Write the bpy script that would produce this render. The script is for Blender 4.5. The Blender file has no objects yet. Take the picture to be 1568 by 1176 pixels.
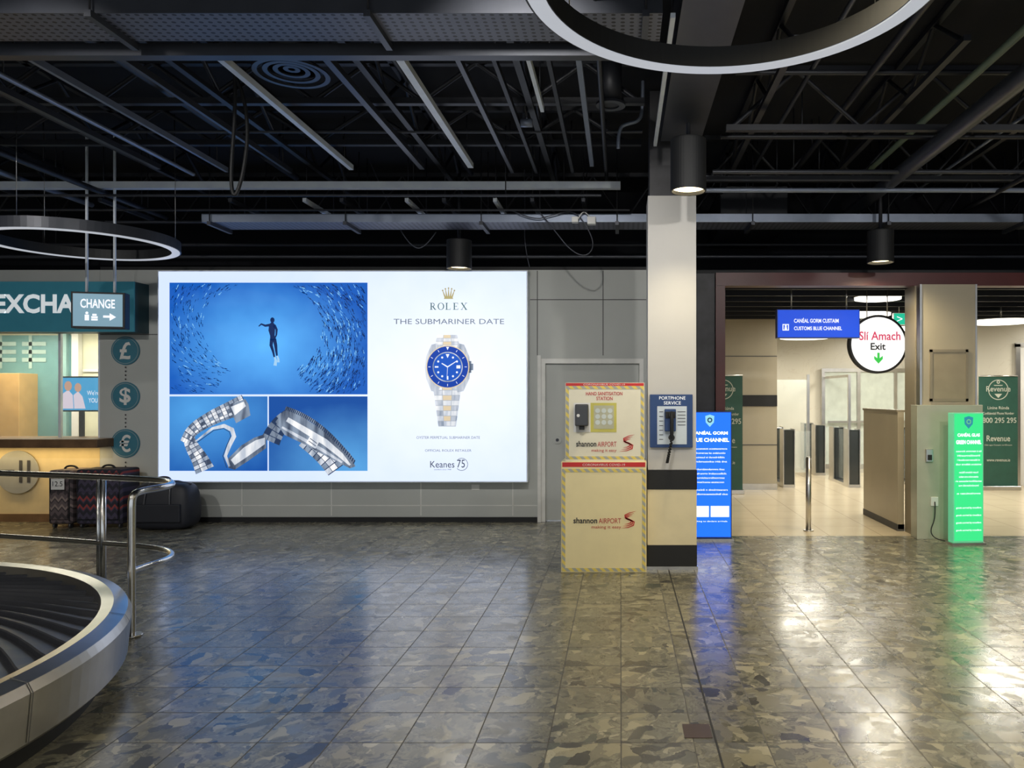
import bpy, bmesh, math, random
from mathutils import Vector, Matrix
random.seed(7)
S = bpy.context.scene
S.view_settings.view_transform = 'Standard'
S.view_settings.look = 'None'

# ---------------------------------------------------------------- materials
def mat(name, col, rough=0.5, metal=0.0, var=0.08, nscale=6.0, emis=None, es=0.0, alpha=1.0, trans=0.0, spec=0.5):
    m = bpy.data.materials.new(name); m.use_nodes = True
    nt = m.node_tree; b = nt.nodes['Principled BSDF']
    tc = nt.nodes.new('ShaderNodeTexCoord'); n = nt.nodes.new('ShaderNodeTexNoise')
    n.inputs['Scale'].default_value = nscale; n.inputs['Detail'].default_value = 4
    nt.links.new(tc.outputs['Object'], n.inputs['Vector'])
    r = nt.nodes.new('ShaderNodeValToRGB')
    a = [max(0, c*(1-var)) for c in col[:3]]+[1]; z = [min(1, c*(1+var)) for c in col[:3]]+[1]
    r.color_ramp.elements[0].position = 0.3; r.color_ramp.elements[1].position = 0.7
    r.color_ramp.elements[0].color = a; r.color_ramp.elements[1].color = z
    nt.links.new(n.outputs['Fac'], r.inputs['Fac'])
    nt.links.new(r.outputs['Color'], b.inputs['Base Color'])
    b.inputs['Roughness'].default_value = rough; b.inputs['Metallic'].default_value = metal
    b.inputs['Specular IOR Level'].default_value = spec
    if emis is not None:
        b.inputs['Emission Color'].default_value = (*emis, 1); b.inputs['Emission Strength'].default_value = es
    if alpha < 1: b.inputs['Alpha'].default_value = alpha
    if trans > 0: b.inputs['Transmission Weight'].default_value = trans
    return m

def emat(name, col, s=1.0):
    return mat(name, [c*0.25 for c in col], 0.35, emis=col, es=s, spec=0.2)

def nodes_mat(name):
    m = bpy.data.materials.new(name); m.use_nodes = True
    return m, m.node_tree, m.node_tree.nodes['Principled BSDF']

def mth(nt, op, a, b=None, c=None):
    n = nt.nodes.new('ShaderNodeMath'); n.operation = op
    for i, v in enumerate((a, b, c)):
        if v is None: continue
        if isinstance(v, (int, float)): n.inputs[i].default_value = v
        else: nt.links.new(v, n.inputs[i])
    return n.outputs[0]

def mixc(nt, f, a, b, mode='MIX'):
    n = nt.nodes.new('ShaderNodeMix'); n.data_type = 'RGBA'; n.blend_type = mode
    for idx, v in ((0, f), (6, a), (7, b)):
        if isinstance(v, (int, float)): n.inputs[idx].default_value = v
        elif isinstance(v, (tuple, list)): n.inputs[idx].default_value = (*v[:3], 1)
        else: nt.links.new(v, n.inputs[idx])
    return n.outputs[2]

def floor_material():
    m, nt, b = nodes_mat('terrazzo_floor')
    L = nt.links
    tc = nt.nodes.new('ShaderNodeTexCoord')
    nz = nt.nodes.new('ShaderNodeTexNoise'); nz.inputs['Scale'].default_value = 7; nz.inputs['Detail'].default_value = 4
    L.new(tc.outputs['Object'], nz.inputs['Vector'])
    sc = nt.nodes.new('ShaderNodeVectorMath'); sc.operation = 'MULTIPLY'; sc.inputs[1].default_value = (1/0.335, 1/0.335, 0)
    L.new(tc.outputs['Object'], sc.inputs[0])
    fl = nt.nodes.new('ShaderNodeVectorMath'); fl.operation = 'FLOOR'; L.new(sc.outputs[0], fl.inputs[0])
    wn = nt.nodes.new('ShaderNodeTexWhiteNoise'); L.new(fl.outputs[0], wn.inputs['Vector'])
    sub = nt.nodes.new('ShaderNodeVectorMath'); sub.operation = 'MULTIPLY_ADD'
    L.new(nz.outputs['Color'], sub.inputs[0]); sub.inputs[1].default_value = (0.18, 0.18, 0.0)
    L.new(tc.outputs['Object'], sub.inputs[2])
    vr = nt.nodes.new('ShaderNodeVectorRotate'); vr.rotation_type = 'Z_AXIS'
    L.new(sub.outputs[0], vr.inputs['Vector']); L.new(mth(nt, 'MULTIPLY', wn.outputs['Value'], 6.28), vr.inputs['Angle'])
    off = vr
    def vor(scale, stretch):
        mp = nt.nodes.new('ShaderNodeMapping'); mp.inputs['Scale'].default_value = stretch
        L.new(off.outputs[0], mp.inputs['Vector'])
        v = nt.nodes.new('ShaderNodeTexVoronoi'); v.inputs['Scale'].default_value = scale
        L.new(mp.outputs[0], v.inputs['Vector'])
        s = nt.nodes.new('ShaderNodeSeparateColor'); L.new(v.outputs['Color'], s.inputs[0])
        return v, s
    def ramp(fac, stops, interp='LINEAR'):
        r = nt.nodes.new('ShaderNodeValToRGB'); cr = r.color_ramp; cr.interpolation = interp
        while len(cr.elements) < len(stops): cr.elements.new(0.5)
        for e, (p, c) in zip(cr.elements, stops):
            e.position = p; e.color = (*c, 1)
        L.new(fac, r.inputs['Fac']); return r.outputs['Color']
    v1, s1 = vor(9.0, (1.0, 1.7, 1)); v2, s2 = vor(28, (1, 1.3, 1)); v3, s3 = vor(75, (1, 1, 1))
    big = ramp(s1.outputs[0], [(0, (0.05, 0.05, 0.048)), (0.2, (0.18, 0.17, 0.13)), (0.4, (0.27, 0.25, 0.175)),
                               (0.62, (0.115, 0.115, 0.098)), (0.80, (0.36, 0.335, 0.24)), (0.92, (0.075, 0.085, 0.075))], 'CONSTANT')
    mid = ramp(s2.outputs[1], [(0, (0.085, 0.085, 0.072)), (0.25, (0.165, 0.16, 0.122)), (0.6, (0.215, 0.205, 0.152)), (0.88, (0.33, 0.31, 0.235))], 'CONSTANT')
    fin = ramp(s3.outputs[2], [(0, (0.115, 0.112, 0.09)), (0.5, (0.168, 0.162, 0.125)), (1, (0.235, 0.225, 0.17))])
    smallmix = mixc(nt, mth(nt, 'MULTIPLY', mth(nt, 'GREATER_THAN', s2.outputs[0], 0.60), 0.85), fin, mid)
    base = mixc(nt, mth(nt, 'MULTIPLY', mth(nt, 'GREATER_THAN', s1.outputs[1], 0.66), 0.9), smallmix, big)
    tv = mth(nt, 'MULTIPLY_ADD', wn.outputs['Value'], 0.34, 0.83)
    big2 = nt.nodes.new('ShaderNodeTexNoise'); big2.inputs['Scale'].default_value = 0.7
    L.new(tc.outputs['Object'], big2.inputs['Vector'])
    tv = mth(nt, 'MULTIPLY', tv, mth(nt, 'MULTIPLY_ADD', big2.outputs['Fac'], 0.6, 0.70))
    cmb = nt.nodes.new('ShaderNodeCombineColor')
    for i in range(3): L.new(tv, cmb.inputs[i])
    base = mixc(nt, 1.0, base, cmb.outputs[0], 'MULTIPLY')
    fr = nt.nodes.new('ShaderNodeVectorMath'); fr.operation = 'FRACTION'; L.new(sc.outputs[0], fr.inputs[0])
    sp = nt.nodes.new('ShaderNodeSeparateXYZ'); L.new(fr.outputs[0], sp.inputs[0])
    g = mth(nt, 'MINIMUM', sp.outputs[0], sp.outputs[1])
    gl = mth(nt, 'LESS_THAN', g, 0.019)
    base = mixc(nt, mth(nt, 'MULTIPLY', gl, 0.8), base, (0.028, 0.026, 0.024))
    L.new(base, b.inputs['Base Color'])
    rn = nt.nodes.new('ShaderNodeTexNoise'); rn.inputs['Scale'].default_value = 5; rn.inputs['Detail'].default_value = 6
    L.new(tc.outputs['Object'], rn.inputs['Vector'])
    L.new(mth(nt, 'ADD', mth(nt, 'ADD', mth(nt, 'MULTIPLY_ADD', rn.outputs['Fac'], 0.26, 0.05), mth(nt, 'MULTIPLY', s1.outputs[2], 0.10)), mth(nt, 'MULTIPLY', gl, 0.4)), b.inputs['Roughness'])
    bp = nt.nodes.new('ShaderNodeBump'); bp.inputs['Strength'].default_value = 0.22; bp.inputs['Distance'].default_value = 0.01
    L.new(mth(nt, 'SUBTRACT', mth(nt, 'MULTIPLY', rn.outputs['Fac'], 0.3), gl), bp.inputs['Height']); L.new(bp.outputs[0], b.inputs['Normal'])
    b.inputs['Specular IOR Level'].default_value = 1.0
    return m

def tile_material(name, col, size, rough, grout):
    m, nt, b = nodes_mat(name); L = nt.links
    tc = nt.nodes.new('ShaderNodeTexCoord')
    sc = nt.nodes.new('ShaderNodeVectorMath'); sc.operation = 'MULTIPLY'; sc.inputs[1].default_value = (1/size,)*3
    L.new(tc.outputs['Object'], sc.inputs[0])
    fr = nt.nodes.new('ShaderNodeVectorMath'); fr.operation = 'FRACTION'; L.new(sc.outputs[0], fr.inputs[0])
    sp = nt.nodes.new('ShaderNodeSeparateXYZ'); L.new(fr.outputs[0], sp.inputs[0])
    g = mth(nt, 'LESS_THAN', mth(nt, 'MINIMUM', sp.outputs[0], sp.outputs[1]), 0.012)
    n = nt.nodes.new('ShaderNodeTexNoise'); n.inputs['Scale'].default_value = 3; n.inputs['Detail'].default_value = 6
    L.new(tc.outputs['Object'], n.inputs['Vector'])
    c = mixc(nt, n.outputs['Fac'], [x*0.9 for x in col], [min(1, x*1.08) for x in col])
    L.new(mixc(nt, g, c, grout), b.inputs['Base Color']); b.inputs['Roughness'].default_value = rough
    return m

def marble_material(name, a, c2):
    m, nt, b = nodes_mat(name); L = nt.links
    tc = nt.nodes.new('ShaderNodeTexCoord')
    n = nt.nodes.new('ShaderNodeTexNoise'); n.inputs['Scale'].default_value = 1.3; n.inputs['Detail'].default_value = 8
    n.inputs['Distortion'].default_value = 1.5
    L.new(tc.outputs['Object'], n.inputs['Vector'])
    v = mth(nt, 'ABSOLUTE', mth(nt, 'SUBTRACT', n.outputs['Fac'], 0.5))
    v = mth(nt, 'LESS_THAN', v, 0.006)
    c = mixc(nt, mth(nt, 'MULTIPLY', v, 0.25), a, c2)
    L.new(c, b.inputs['Base Color']); b.inputs['Roughness'].default_value = 0.3
    return m

def hazard_material():
    m, nt, b = nodes_mat('hazard_border'); L = nt.links
    tc = nt.nodes.new('ShaderNodeTexCoord'); sp = nt.nodes.new('ShaderNodeSeparateXYZ')
    L.new(tc.outputs['Object'], sp.inputs[0])
    f = mth(nt, 'FRACT', mth(nt, 'MULTIPLY', mth(nt, 'ADD', sp.outputs[0], sp.outputs[2]), 14.0))
    c = mixc(nt, mth(nt, 'GREATER_THAN', f, 0.5), (0.80, 0.64, 0.14), (0.42, 0.43, 0.39))
    L.new(c, b.inputs['Base Color']); b.inputs['Roughness'].default_value = 0.45
    return m

def perforated_material(name, col):
    m, nt, b = nodes_mat(name); L = nt.links
    tc = nt.nodes.new('ShaderNodeTexCoord')
    sc = nt.nodes.new('ShaderNodeVectorMath'); sc.operation = 'MULTIPLY'; sc.inputs[1].default_value = (18, 22, 0)
    L.new(tc.outputs['Object'], sc.inputs[0])
    fr = nt.nodes.new('ShaderNodeVectorMath'); fr.operation = 'FRACTION'; L.new(sc.outputs[0], fr.inputs[0])
    di = nt.nodes.new('ShaderNodeVectorMath'); di.operation = 'DISTANCE'; di.inputs[1].default_value = (0.5, 0.5, 0)
    L.new(fr.outputs[0], di.inputs[0])
    c = mixc(nt, mth(nt, 'LESS_THAN', di.outputs['Value'], 0.25), col, (0.008, 0.008, 0.01))
    L.new(c, b.inputs['Base Color']); b.inputs['Roughness'].default_value = 0.45; b.inputs['Metallic'].default_value = 0.2
    return m

def plaid_material(name, a, c2, c3):
    m, nt, b = nodes_mat(name); L = nt.links
    tc = nt.nodes.new('ShaderNodeTexCoord'); sp = nt.nodes.new('ShaderNodeSeparateXYZ')
    L.new(tc.outputs['Object'], sp.inputs[0])
    zz = mth(nt, 'ABSOLUTE', mth(nt, 'SUBTRACT', mth(nt, 'FRACT', mth(nt, 'MULTIPLY', sp.outputs[0], 12)), 0.5))
    f = mth(nt, 'FRACT', mth(nt, 'ADD', mth(nt, 'MULTIPLY', sp.outputs[2], 10), zz))
    f2 = mth(nt, 'FRACT', mth(nt, 'ADD', mth(nt, 'MULTIPLY', sp.outputs[2], 2.5), mth(nt, 'MULTIPLY', zz, 0.25)))
    c = mixc(nt, mth(nt, 'GREATER_THAN', f, 0.5), a, c2)
    c = mixc(nt, mth(nt, 'MULTIPLY', mth(nt, 'GREATER_THAN', f, 0.7), mth(nt, 'GREATER_THAN', f2, 0.5)), c, c3)
    L.new(c, b.inputs['Base Color']); b.inputs['Roughness'].default_value = 0.8
    return m

def gradient_emission(name, center, rx, rz, cin, cout, strength=1.0):
    m, nt, b = nodes_mat(name); L = nt.links
    tc = nt.nodes.new('ShaderNodeTexCoord'); sp = nt.nodes.new('ShaderNodeSeparateXYZ')
    L.new(tc.outputs['Object'], sp.inputs[0])
    dx = mth(nt, 'MULTIPLY', mth(nt, 'SUBTRACT', sp.outputs[0], center[0]), 1/rx)
    dz = mth(nt, 'MULTIPLY', mth(nt, 'SUBTRACT', sp.outputs[2], center[1]), 1/rz)
    d = mth(nt, 'SQRT', mth(nt, 'ADD', mth(nt, 'MULTIPLY', dx, dx), mth(nt, 'MULTIPLY', dz, dz)))
    n = nt.nodes.new('ShaderNodeTexNoise'); n.inputs['Scale'].default_value = 3; L.new(tc.outputs['Object'], n.inputs['Vector'])
    d = mth(nt, 'ADD', d, mth(nt, 'MULTIPLY_ADD', n.outputs['Fac'], 0.3, -0.15))
    cl = nt.nodes.new('ShaderNodeClamp'); L.new(d, cl.inputs[0])
    c = mixc(nt, cl.outputs[0], cin, cout)
    b.inputs['Base Color'].default_value = (0.01, 0.01, 0.01, 1); b.inputs['Roughness'].default_value = 0.5
    b.inputs['Specular IOR Level'].default_value = 0.2
    L.new(c, b.inputs['Emission Color']); b.inputs['Emission Strength'].default_value = strength
    return m

def sheen_emission(name, lo, hi, scale, ang):
    m, nt, b = nodes_mat(name); L = nt.links
    tc = nt.nodes.new('ShaderNodeTexCoord'); mp = nt.nodes.new('ShaderNodeMapping')
    mp.inputs['Rotation'].default_value = (0, ang, 0); mp.inputs['Scale'].default_value = (scale, 1, scale*0.18)
    L.new(tc.outputs['Object'], mp.inputs['Vector'])
    n = nt.nodes.new('ShaderNodeTexNoise'); n.inputs['Scale'].default_value = 1.0; n.inputs['Detail'].default_value = 3
    L.new(mp.outputs[0], n.inputs['Vector'])
    r = nt.nodes.new('ShaderNodeValToRGB'); r.color_ramp.elements[0].position = 0.38; r.color_ramp.elements[1].position = 0.62
    r.color_ramp.elements[0].color = (*lo, 1); r.color_ramp.elements[1].color = (*hi, 1)
    L.new(n.outputs['Fac'], r.inputs['Fac'])
    b.inputs['Base Color'].default_value = (0.05, 0.05, 0.05, 1)
    L.new(r.outputs['Color'], b.inputs['Emission Color']); b.inputs['Emission Strength'].default_value = 1.0
    return m

M = {}
M['floor'] = floor_material()
M['floor2'] = tile_material('cream_floor_tile', (0.62, 0.53, 0.38), 0.6, 0.22, (0.3, 0.25, 0.18))
M['wall'] = mat('grey_wall_panel', (0.51, 0.53, 0.51), 0.5, var=0.04, nscale=1.5)
M['seam'] = mat('panel_seam', (0.10, 0.10, 0.10), 0.8)
M['seaml'] = mat('panel_trim', (0.78, 0.78, 0.75), 0.4)
M['black'] = mat('black_paint', (0.010, 0.011, 0.013), 0.6)
M['ceil'] = mat('ceiling_black', (0.004, 0.005, 0.009), 0.9)
M['dark'] = mat('dark_metal', (0.017, 0.019, 0.026), 0.5, 0.2)
M['grey'] = mat('dark_grey_metal', (0.052, 0.057, 0.072), 0.4, 0.3)
M['alu'] = mat('aluminium', (0.24, 0.28, 0.37), 0.4, 0.4)
M['alub'] = mat('aluminium_bright', (0.80, 0.87, 1.0), 0.45, 0.1)
M['perf'] = perforated_material('perforated_tray', (0.15, 0.16, 0.21))
M['steel'] = mat('brushed_steel', (0.60, 0.59, 0.57), 0.28, 1.0)
M['chrome'] = mat('polished_steel', (0.68, 0.68, 0.67), 0.22, 1.0)
M['pillar'] = mat('pillar_paint', (0.56, 0.55, 0.53), 0.45, var=0.04, nscale=2)
M['pillarw'] = mat('pillar_warm', (0.78, 0.69, 0.46), 0.45, var=0.05)
M['cream'] = mat('cream_board', (0.88, 0.77, 0.45), 0.5, var=0.03)
M['creamw'] = mat('cream_panel', (0.84, 0.80, 0.64), 0.5, var=0.03)
M['red'] = mat('red_vinyl', (0.60, 0.03, 0.03), 0.4)
M['redmet'] = mat('oxblood_metal', (0.09, 0.018, 0.017), 0.4)
M['charcoal'] = mat('charcoal_stone', (0.045, 0.045, 0.052), 0.5, var=0.3)
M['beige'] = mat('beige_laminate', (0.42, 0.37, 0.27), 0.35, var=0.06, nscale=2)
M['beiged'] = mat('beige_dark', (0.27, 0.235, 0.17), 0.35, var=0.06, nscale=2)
M['marble'] = marble_material('cream_marble', (0.80, 0.76, 0.65), (0.6, 0.52, 0.4))
M['white'] = mat('white_paint', (0.8, 0.8, 0.78), 0.4, var=0.03)
M['teal'] = mat('teal_sign', (0.035, 0.15, 0.20), 0.35, emis=(0.015, 0.10, 0.14), es=0.4)
M['teald'] = mat('teal_side', (0.03, 0.09, 0.12), 0.5)
M['hazard'] = hazard_material()
M['navy'] = mat('navy_board', (0.025, 0.065, 0.20), 0.4)
M['rubber'] = mat('black_rubber', (0.04, 0.042, 0.05), 0.33, spec=0.8)
M['glass'] = mat('pane_glass', (0.7, 0.8, 0.8), 0.05, alpha=0.12)
M['darkglass'] = mat('dark_glass', (0.03, 0.035, 0.035), 0.1)
M['wood'] = mat('brown_wood', (0.16, 0.09, 0.045), 0.45, var=0.25, nscale=8)
M['orange'] = mat('tan_wood', (0.60, 0.37, 0.14), 0.5, var=0.1)
M['txtred'] = mat('text_red', (0.5, 0.03, 0.04), 0.5)
M['txtblk'] = mat('text_black', (0.02, 0.02, 0.025), 0.5)
M['txtwht'] = mat('text_white', (0.85, 0.85, 0.85), 0.5, emis=(0.8, 0.9, 0.95), es=0.45)
M['green'] = mat('banner_green', (0.022, 0.085, 0.062), 0.5)
M['ewhite'] = emat('lit_white', (0.9, 0.93, 1.0), 1.0)

# ---------------------------------------------------------------- helpers
PL = {}
def grp(name, loc=(0, 0, 0)):
    e = bpy.data.objects.new(name, None); e.empty_display_size = 0.1
    S.collection.objects.link(e); e.location = loc; PL[e.name] = Vector(loc)
    return e

def mk(parent, name, verts, faces, m, smooth=False, bev=0):
    if parent is None:
        xs = [v[0] for v in verts]; ys = [v[1] for v in verts]; zs = [v[2] for v in verts]
        o = Vector(((min(xs)+max(xs))/2, (min(ys)+max(ys))/2, min(zs)))
    else: o = PL[parent.name]
    me = bpy.data.meshes.new(name)
    me.from_pydata([(v[0]-o[0], v[1]-o[1], v[2]-o[2]) for v in verts], [], faces)
    bm = bmesh.new(); bm.from_mesh(me)
    if bev > 0:
        bmesh.ops.bevel(bm, geom=list(bm.edges), offset=bev, segments=3, affect='EDGES', profile=0.6)
    bm.to_mesh(me); bm.free()
    me.materials.append(m)
    if smooth:
        for p in me.polygons: p.use_smooth = True
    ob = bpy.data.objects.new(name, me); S.collection.objects.link(ob)
    if parent is None: ob.location = o
    else: ob.parent = parent
    return ob

def box(p, name, x0, x1, y0, y1, z0, z1, m, bev=0):
    v = [(x, y, z) for x in (x0, x1) for y in (y0, y1) for z in (z0, z1)]
    f = [(0, 1, 3, 2), (4, 6, 7, 5), (0, 4, 5, 1), (2, 3, 7, 6), (0, 2, 6, 4), (1, 5, 7, 3)]
    return mk(p, name, v, f, m, bev=bev, smooth=False)

def cyl(p, name, c, r, h, m, axis='Z', seg=32, r2=None, smooth=True):
    r2 = r if r2 is None else r2
    v = []
    for k, (rr, t) in enumerate(((r, 0), (r2, h))):
        for i in range(seg):
            a = 2*math.pi*i/seg; u, w = rr*math.cos(a), rr*math.sin(a)
            if axis == 'Z': v.append((c[0]+u, c[1]+w, c[2]+t))
            elif axis == 'Y': v.append((c[0]+u, c[1]+t, c[2]+w))
            else: v.append((c[0]+t, c[1]+u, c[2]+w))
    f = [(i, (i+1) % seg, seg+(i+1) % seg, seg+i) for i in range(seg)]
    f += [tuple(range(seg))[::-1], tuple(range(seg, 2*seg))]
    ob = mk(p, name, v, f, m)
    for pl in ob.data.polygons[:seg]: pl.use_smooth = smooth
    return ob

def annulus(p, name, c, r0, r1, h, m, seg=96):
    v = []
    for (rr, t) in ((r0, 0), (r1, 0), (r1, h), (r0, h)):
        for i in range(seg):
            a = 2*math.pi*i/seg
            v.append((c[0]+rr*math.cos(a), c[1]+rr*math.sin(a), c[2]+t))
    f = []
    for k in range(4):
        for i in range(seg):
            j = (i+1) % seg; k2 = (k+1) % 4
            f.append((k*seg+i, k*seg+j, k2*seg+j, k2*seg+i))
    return mk(p, name, v, f, m)

def tube(p, name, pts, r, m, smooth=True, closed=False, res=10):
    cu = bpy.data.curves.new(name, 'CURVE'); cu.dimensions = '3D'; cu.bevel_depth = r; cu.bevel_resolution = 4
    cu.use_fill_caps = True
    if smooth:
        sp = cu.splines.new('NURBS'); sp.points.add(len(pts)-1); sp.order_u = 3; sp.use_endpoint_u = not closed
        sp.use_cyclic_u = closed; sp.resolution_u = res
    else:
        sp = cu.splines.new('POLY'); sp.points.add(len(pts)-1); sp.use_cyclic_u = closed
    for i, q in enumerate(pts): sp.points[i].co = (*q, 1)
    t = bpy.data.objects.new('tmp', cu); S.collection.objects.link(t)
    bpy.context.view_layer.update()
    me = bpy.data.meshes.new_from_object(t, depsgraph=bpy.context.evaluated_depsgraph_get())
    v = [tuple(q.co) for q in me.vertices]; f = [tuple(q.vertices) for q in me.polygons]
    bpy.data.objects.remove(t); bpy.data.curves.remove(cu)
    return mk(p, name, v, f, m, smooth=True)

def text(p, name, s, x0, x1, z0, z1, y, m, bold=0.0):
    cu = bpy.data.curves.new(name, 'FONT'); cu.body = s; cu.size = 1; cu.resolution_u = 3; cu.offset = bold
    cu.align_x = 'CENTER'
    t = bpy.data.objects.new('tmp', cu); S.collection.objects.link(t)
    bpy.context.view_layer.update()
    me = bpy.data.meshes.new_from_object(t, depsgraph=bpy.context.evaluated_depsgraph_get())
    xs = [q.co.x for q in me.vertices]; ys = [q.co.y for q in me.vertices]
    ax, bx, ay, by = min(xs), max(xs), min(ys), max(ys)
    v = [(x0+(q.co.x-ax)/(bx-ax)*(x1-x0), y, z0+(q.co.y-ay)/(by-ay)*(z1-z0)) for q in me.vertices]
    f = [tuple(q.vertices) for q in me.polygons]
    bpy.data.objects.remove(t); bpy.data.curves.remove(cu)
    return mk(p, name, v, f, m)

def flat(p, name, polys, y, m):
    v = []; f = []
    for pl in polys:
        n = len(v); v += [(a, y, b) for a, b in pl]; f.append(tuple(range(n, n+len(pl))))
    return mk(p, name, v, f, m)

def rectp(x0, x1, z0, z1): return [(x0, z0), (x1, z0), (x1, z1), (x0, z1)]
def discp(cx, cz, r, n=40, rz=None):
    rz = rz or r
    return [(cx+r*math.cos(2*math.pi*i/n), cz+rz*math.sin(2*math.pi*i/n)) for i in range(n)]
def ringp(cx, cz, r0, r1, n=48, a0=0, a1=2*math.pi):
    out = []
    for i in range(n):
        a, b = a0+(a1-a0)*i/n, a0+(a1-a0)*(i+1)/n
        out.append([(cx+r0*math.cos(a), cz+r0*math.sin(a)), (cx+r1*math.cos(a), cz+r1*math.sin(a)),
                    (cx+r1*math.cos(b), cz+r1*math.sin(b)), (cx+r0*math.cos(b), cz+r0*math.sin(b))])
    return out
def stroke(pts, ws):
    L = []; R = []
    for i, (x, z) in enumerate(pts):
        a = pts[max(0, i-1)]; b = pts[min(len(pts)-1, i+1)]
        dx, dz = b[0]-a[0], b[1]-a[1]; l = math.hypot(dx, dz) or 1
        nx, nz = -dz/l, dx/l; w = ws[i]/2
        L.append((x+nx*w, z+nz*w)); R.append((x-nx*w, z-nz*w))
    return [[L[i], L[i+1], R[i+1], R[i]] for i in range(len(pts)-1)]

# ---------------------------------------------------------------- room shell
box(None, 'floor', -10, 10, -3, 8.72, -0.1, 0, M['floor'])
box(None, 'floor_customs_hall', 0.75, 10, 8.72, 17.2, -0.1, 0, M['floor2'])
box(None, 'floor_back_strip', -10, 0.75, 8.72, 12.2, -0.1, 0, M['floor'])
box(None, 'ceiling', -10, 10, -3, 17.2, 4.4, 4.5, M['ceil'])
box(None, 'wall_upper', -10, 10, 10.6, 10.75, 3.06, 4.4, M['ceil'])
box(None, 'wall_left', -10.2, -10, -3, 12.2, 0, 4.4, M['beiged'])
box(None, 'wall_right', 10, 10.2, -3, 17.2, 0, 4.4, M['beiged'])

w = grp('wall_back', (-2.6, 9.7, 0))
box(w, 'panel_main', -6.574, -1.0, 9.7, 9.9, 0.0, 3.18, M['wall'])
box(w, 'panel_over_door', -1.0, 0.83, 9.7, 9.9, 2.06, 3.18, M['wall'])
box(w, 'panel_right_of_door', 0.29, 0.83, 9.7, 9.9, 0, 2.06, M['wall'])
for i, px in enumerate((-4.78, -3.65, -2.52, -1.36)):
    box(w, 'seam_%d' % i, px-0.006, px+0.006, 9.696, 9.7, 0.08, 0.52, M['seaml'])
box(w, 'seam_low', -5.75, -1.05, 9.696, 9.7, 0.20, 0.21, M['seaml'])
for i, px in enumerate((-1.05, -0.22)):
    box(w, 'seam_up_%d' % i, px-0.005, px+0.005, 9.696, 9.7, 2.1, 3.17, M['seam'])
for i, (z, xa, xb) in enumerate(((2.80, -1.14, 0.83), (2.36, -6.57, -5.73), (0.52, -6.57, -5.73))):
    box(w, 'seam_h_%d' % i, xa, xb, 9.695, 9.7, z, z+0.01, M['seam'])
box(w, 'cap', -6.57, 0.83, 9.7, 10.6, 3.18, 3.22, M['black'])
box(w, 'edge_trim', -1.045, -1.0, 9.67, 9.7, 0.0, 2.1, M['seaml'])
box(w, 'switch_plate', -1.88, -1.78, 9.69, 9.7, 0.40, 0.47, M['seaml'], 0.003)
box(None, 'baseboard_back', -5.83, -1.045, 9.67, 9.7, 0, 0.06, M['black'])

d = grp('door_1', (-0.35, 9.74, 0))
box(d, 'leaf', -0.95, 0.24, 9.76, 9.80, 0.01, 2.0, M['wall'], 0.004)
box(d, 'jamb_l', -1.0, -0.95, 9.70, 9.82, 0, 2.06, M['seaml'])
box(d, 'jamb_r', 0.24, 0.29, 9.70, 9.82, 0, 2.06, M['seaml'])
box(d, 'head', -0.95, 0.24, 9.70, 9.82, 2.0, 2.06, M['seaml'])
cyl(d, 'lock_rose', (-0.80, 9.74, 1.03), 0.05, 0.02, M['wall'], 'Y')
cyl(d, 'lock_core', (-0.80, 9.73, 1.03), 0.02, 0.02, M['grey'], 'Y')

# ---------------------------------------------------------------- illuminated advertisement
K = 0.008078; AX = -5.727; AZ = 3.143; AY = 9.5
def A(u, v): return (AX+u*K, AZ-v*K)
ad = grp('illuminated_billboard', (AX, AY, AZ))
def adrect(name, u0, v0, u1, v1, dy, m):
    a = A(u0, v0); b = A(u1, v1)
    return flat(ad, name, [rectp(a[0], b[0], b[1], a[1])], AY-dy, m)
box(ad, 'case', AX, AX+567*K, AY, 9.698, AZ-325*K, AZ, M['alub'], 0.004)
adw = gradient_emission('ad_white_face', (445*K, -160*K), 2.8, 1.9, (0.88, 0.93, 1.04), (0.62, 0.73, 1.0), 1.15)
adrect('face', 2, 2, 565, 323, 0.004, adw)
deep = gradient_emission('ad_ocean', (162*K, -115*K), 1.30, 0.90, (0.10, 0.42, 0.90), (0.008, 0.095, 0.44), 1.2)
adrect('ocean_picture', 19, 19, 322, 190, 0.008, deep)
deep2 = gradient_emission('ad_ocean2', (60*K, -215*K), 1.3, 0.9, (0.07, 0.32, 0.72), (0.006, 0.08, 0.36), 1.15)
adrect('clasp_picture', 19, 193, 169, 307, 0.008, deep2)
deep3 = gradient_emission('ad_ocean3', (300*K, -300*K), 1.3, 0.8, (0.09, 0.34, 0.70), (0.006, 0.07, 0.32), 1.15)
adrect('profile_picture', 171, 193, 322, 307, 0.008, deep3)
ef = [emat('fish_dark', (0.002, 0.02, 0.11)), emat('fish_mid', (0.008, 0.07, 0.32)), emat('fish_light', (0.20, 0.50, 0.85))]
fish = [[], [], []]
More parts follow.
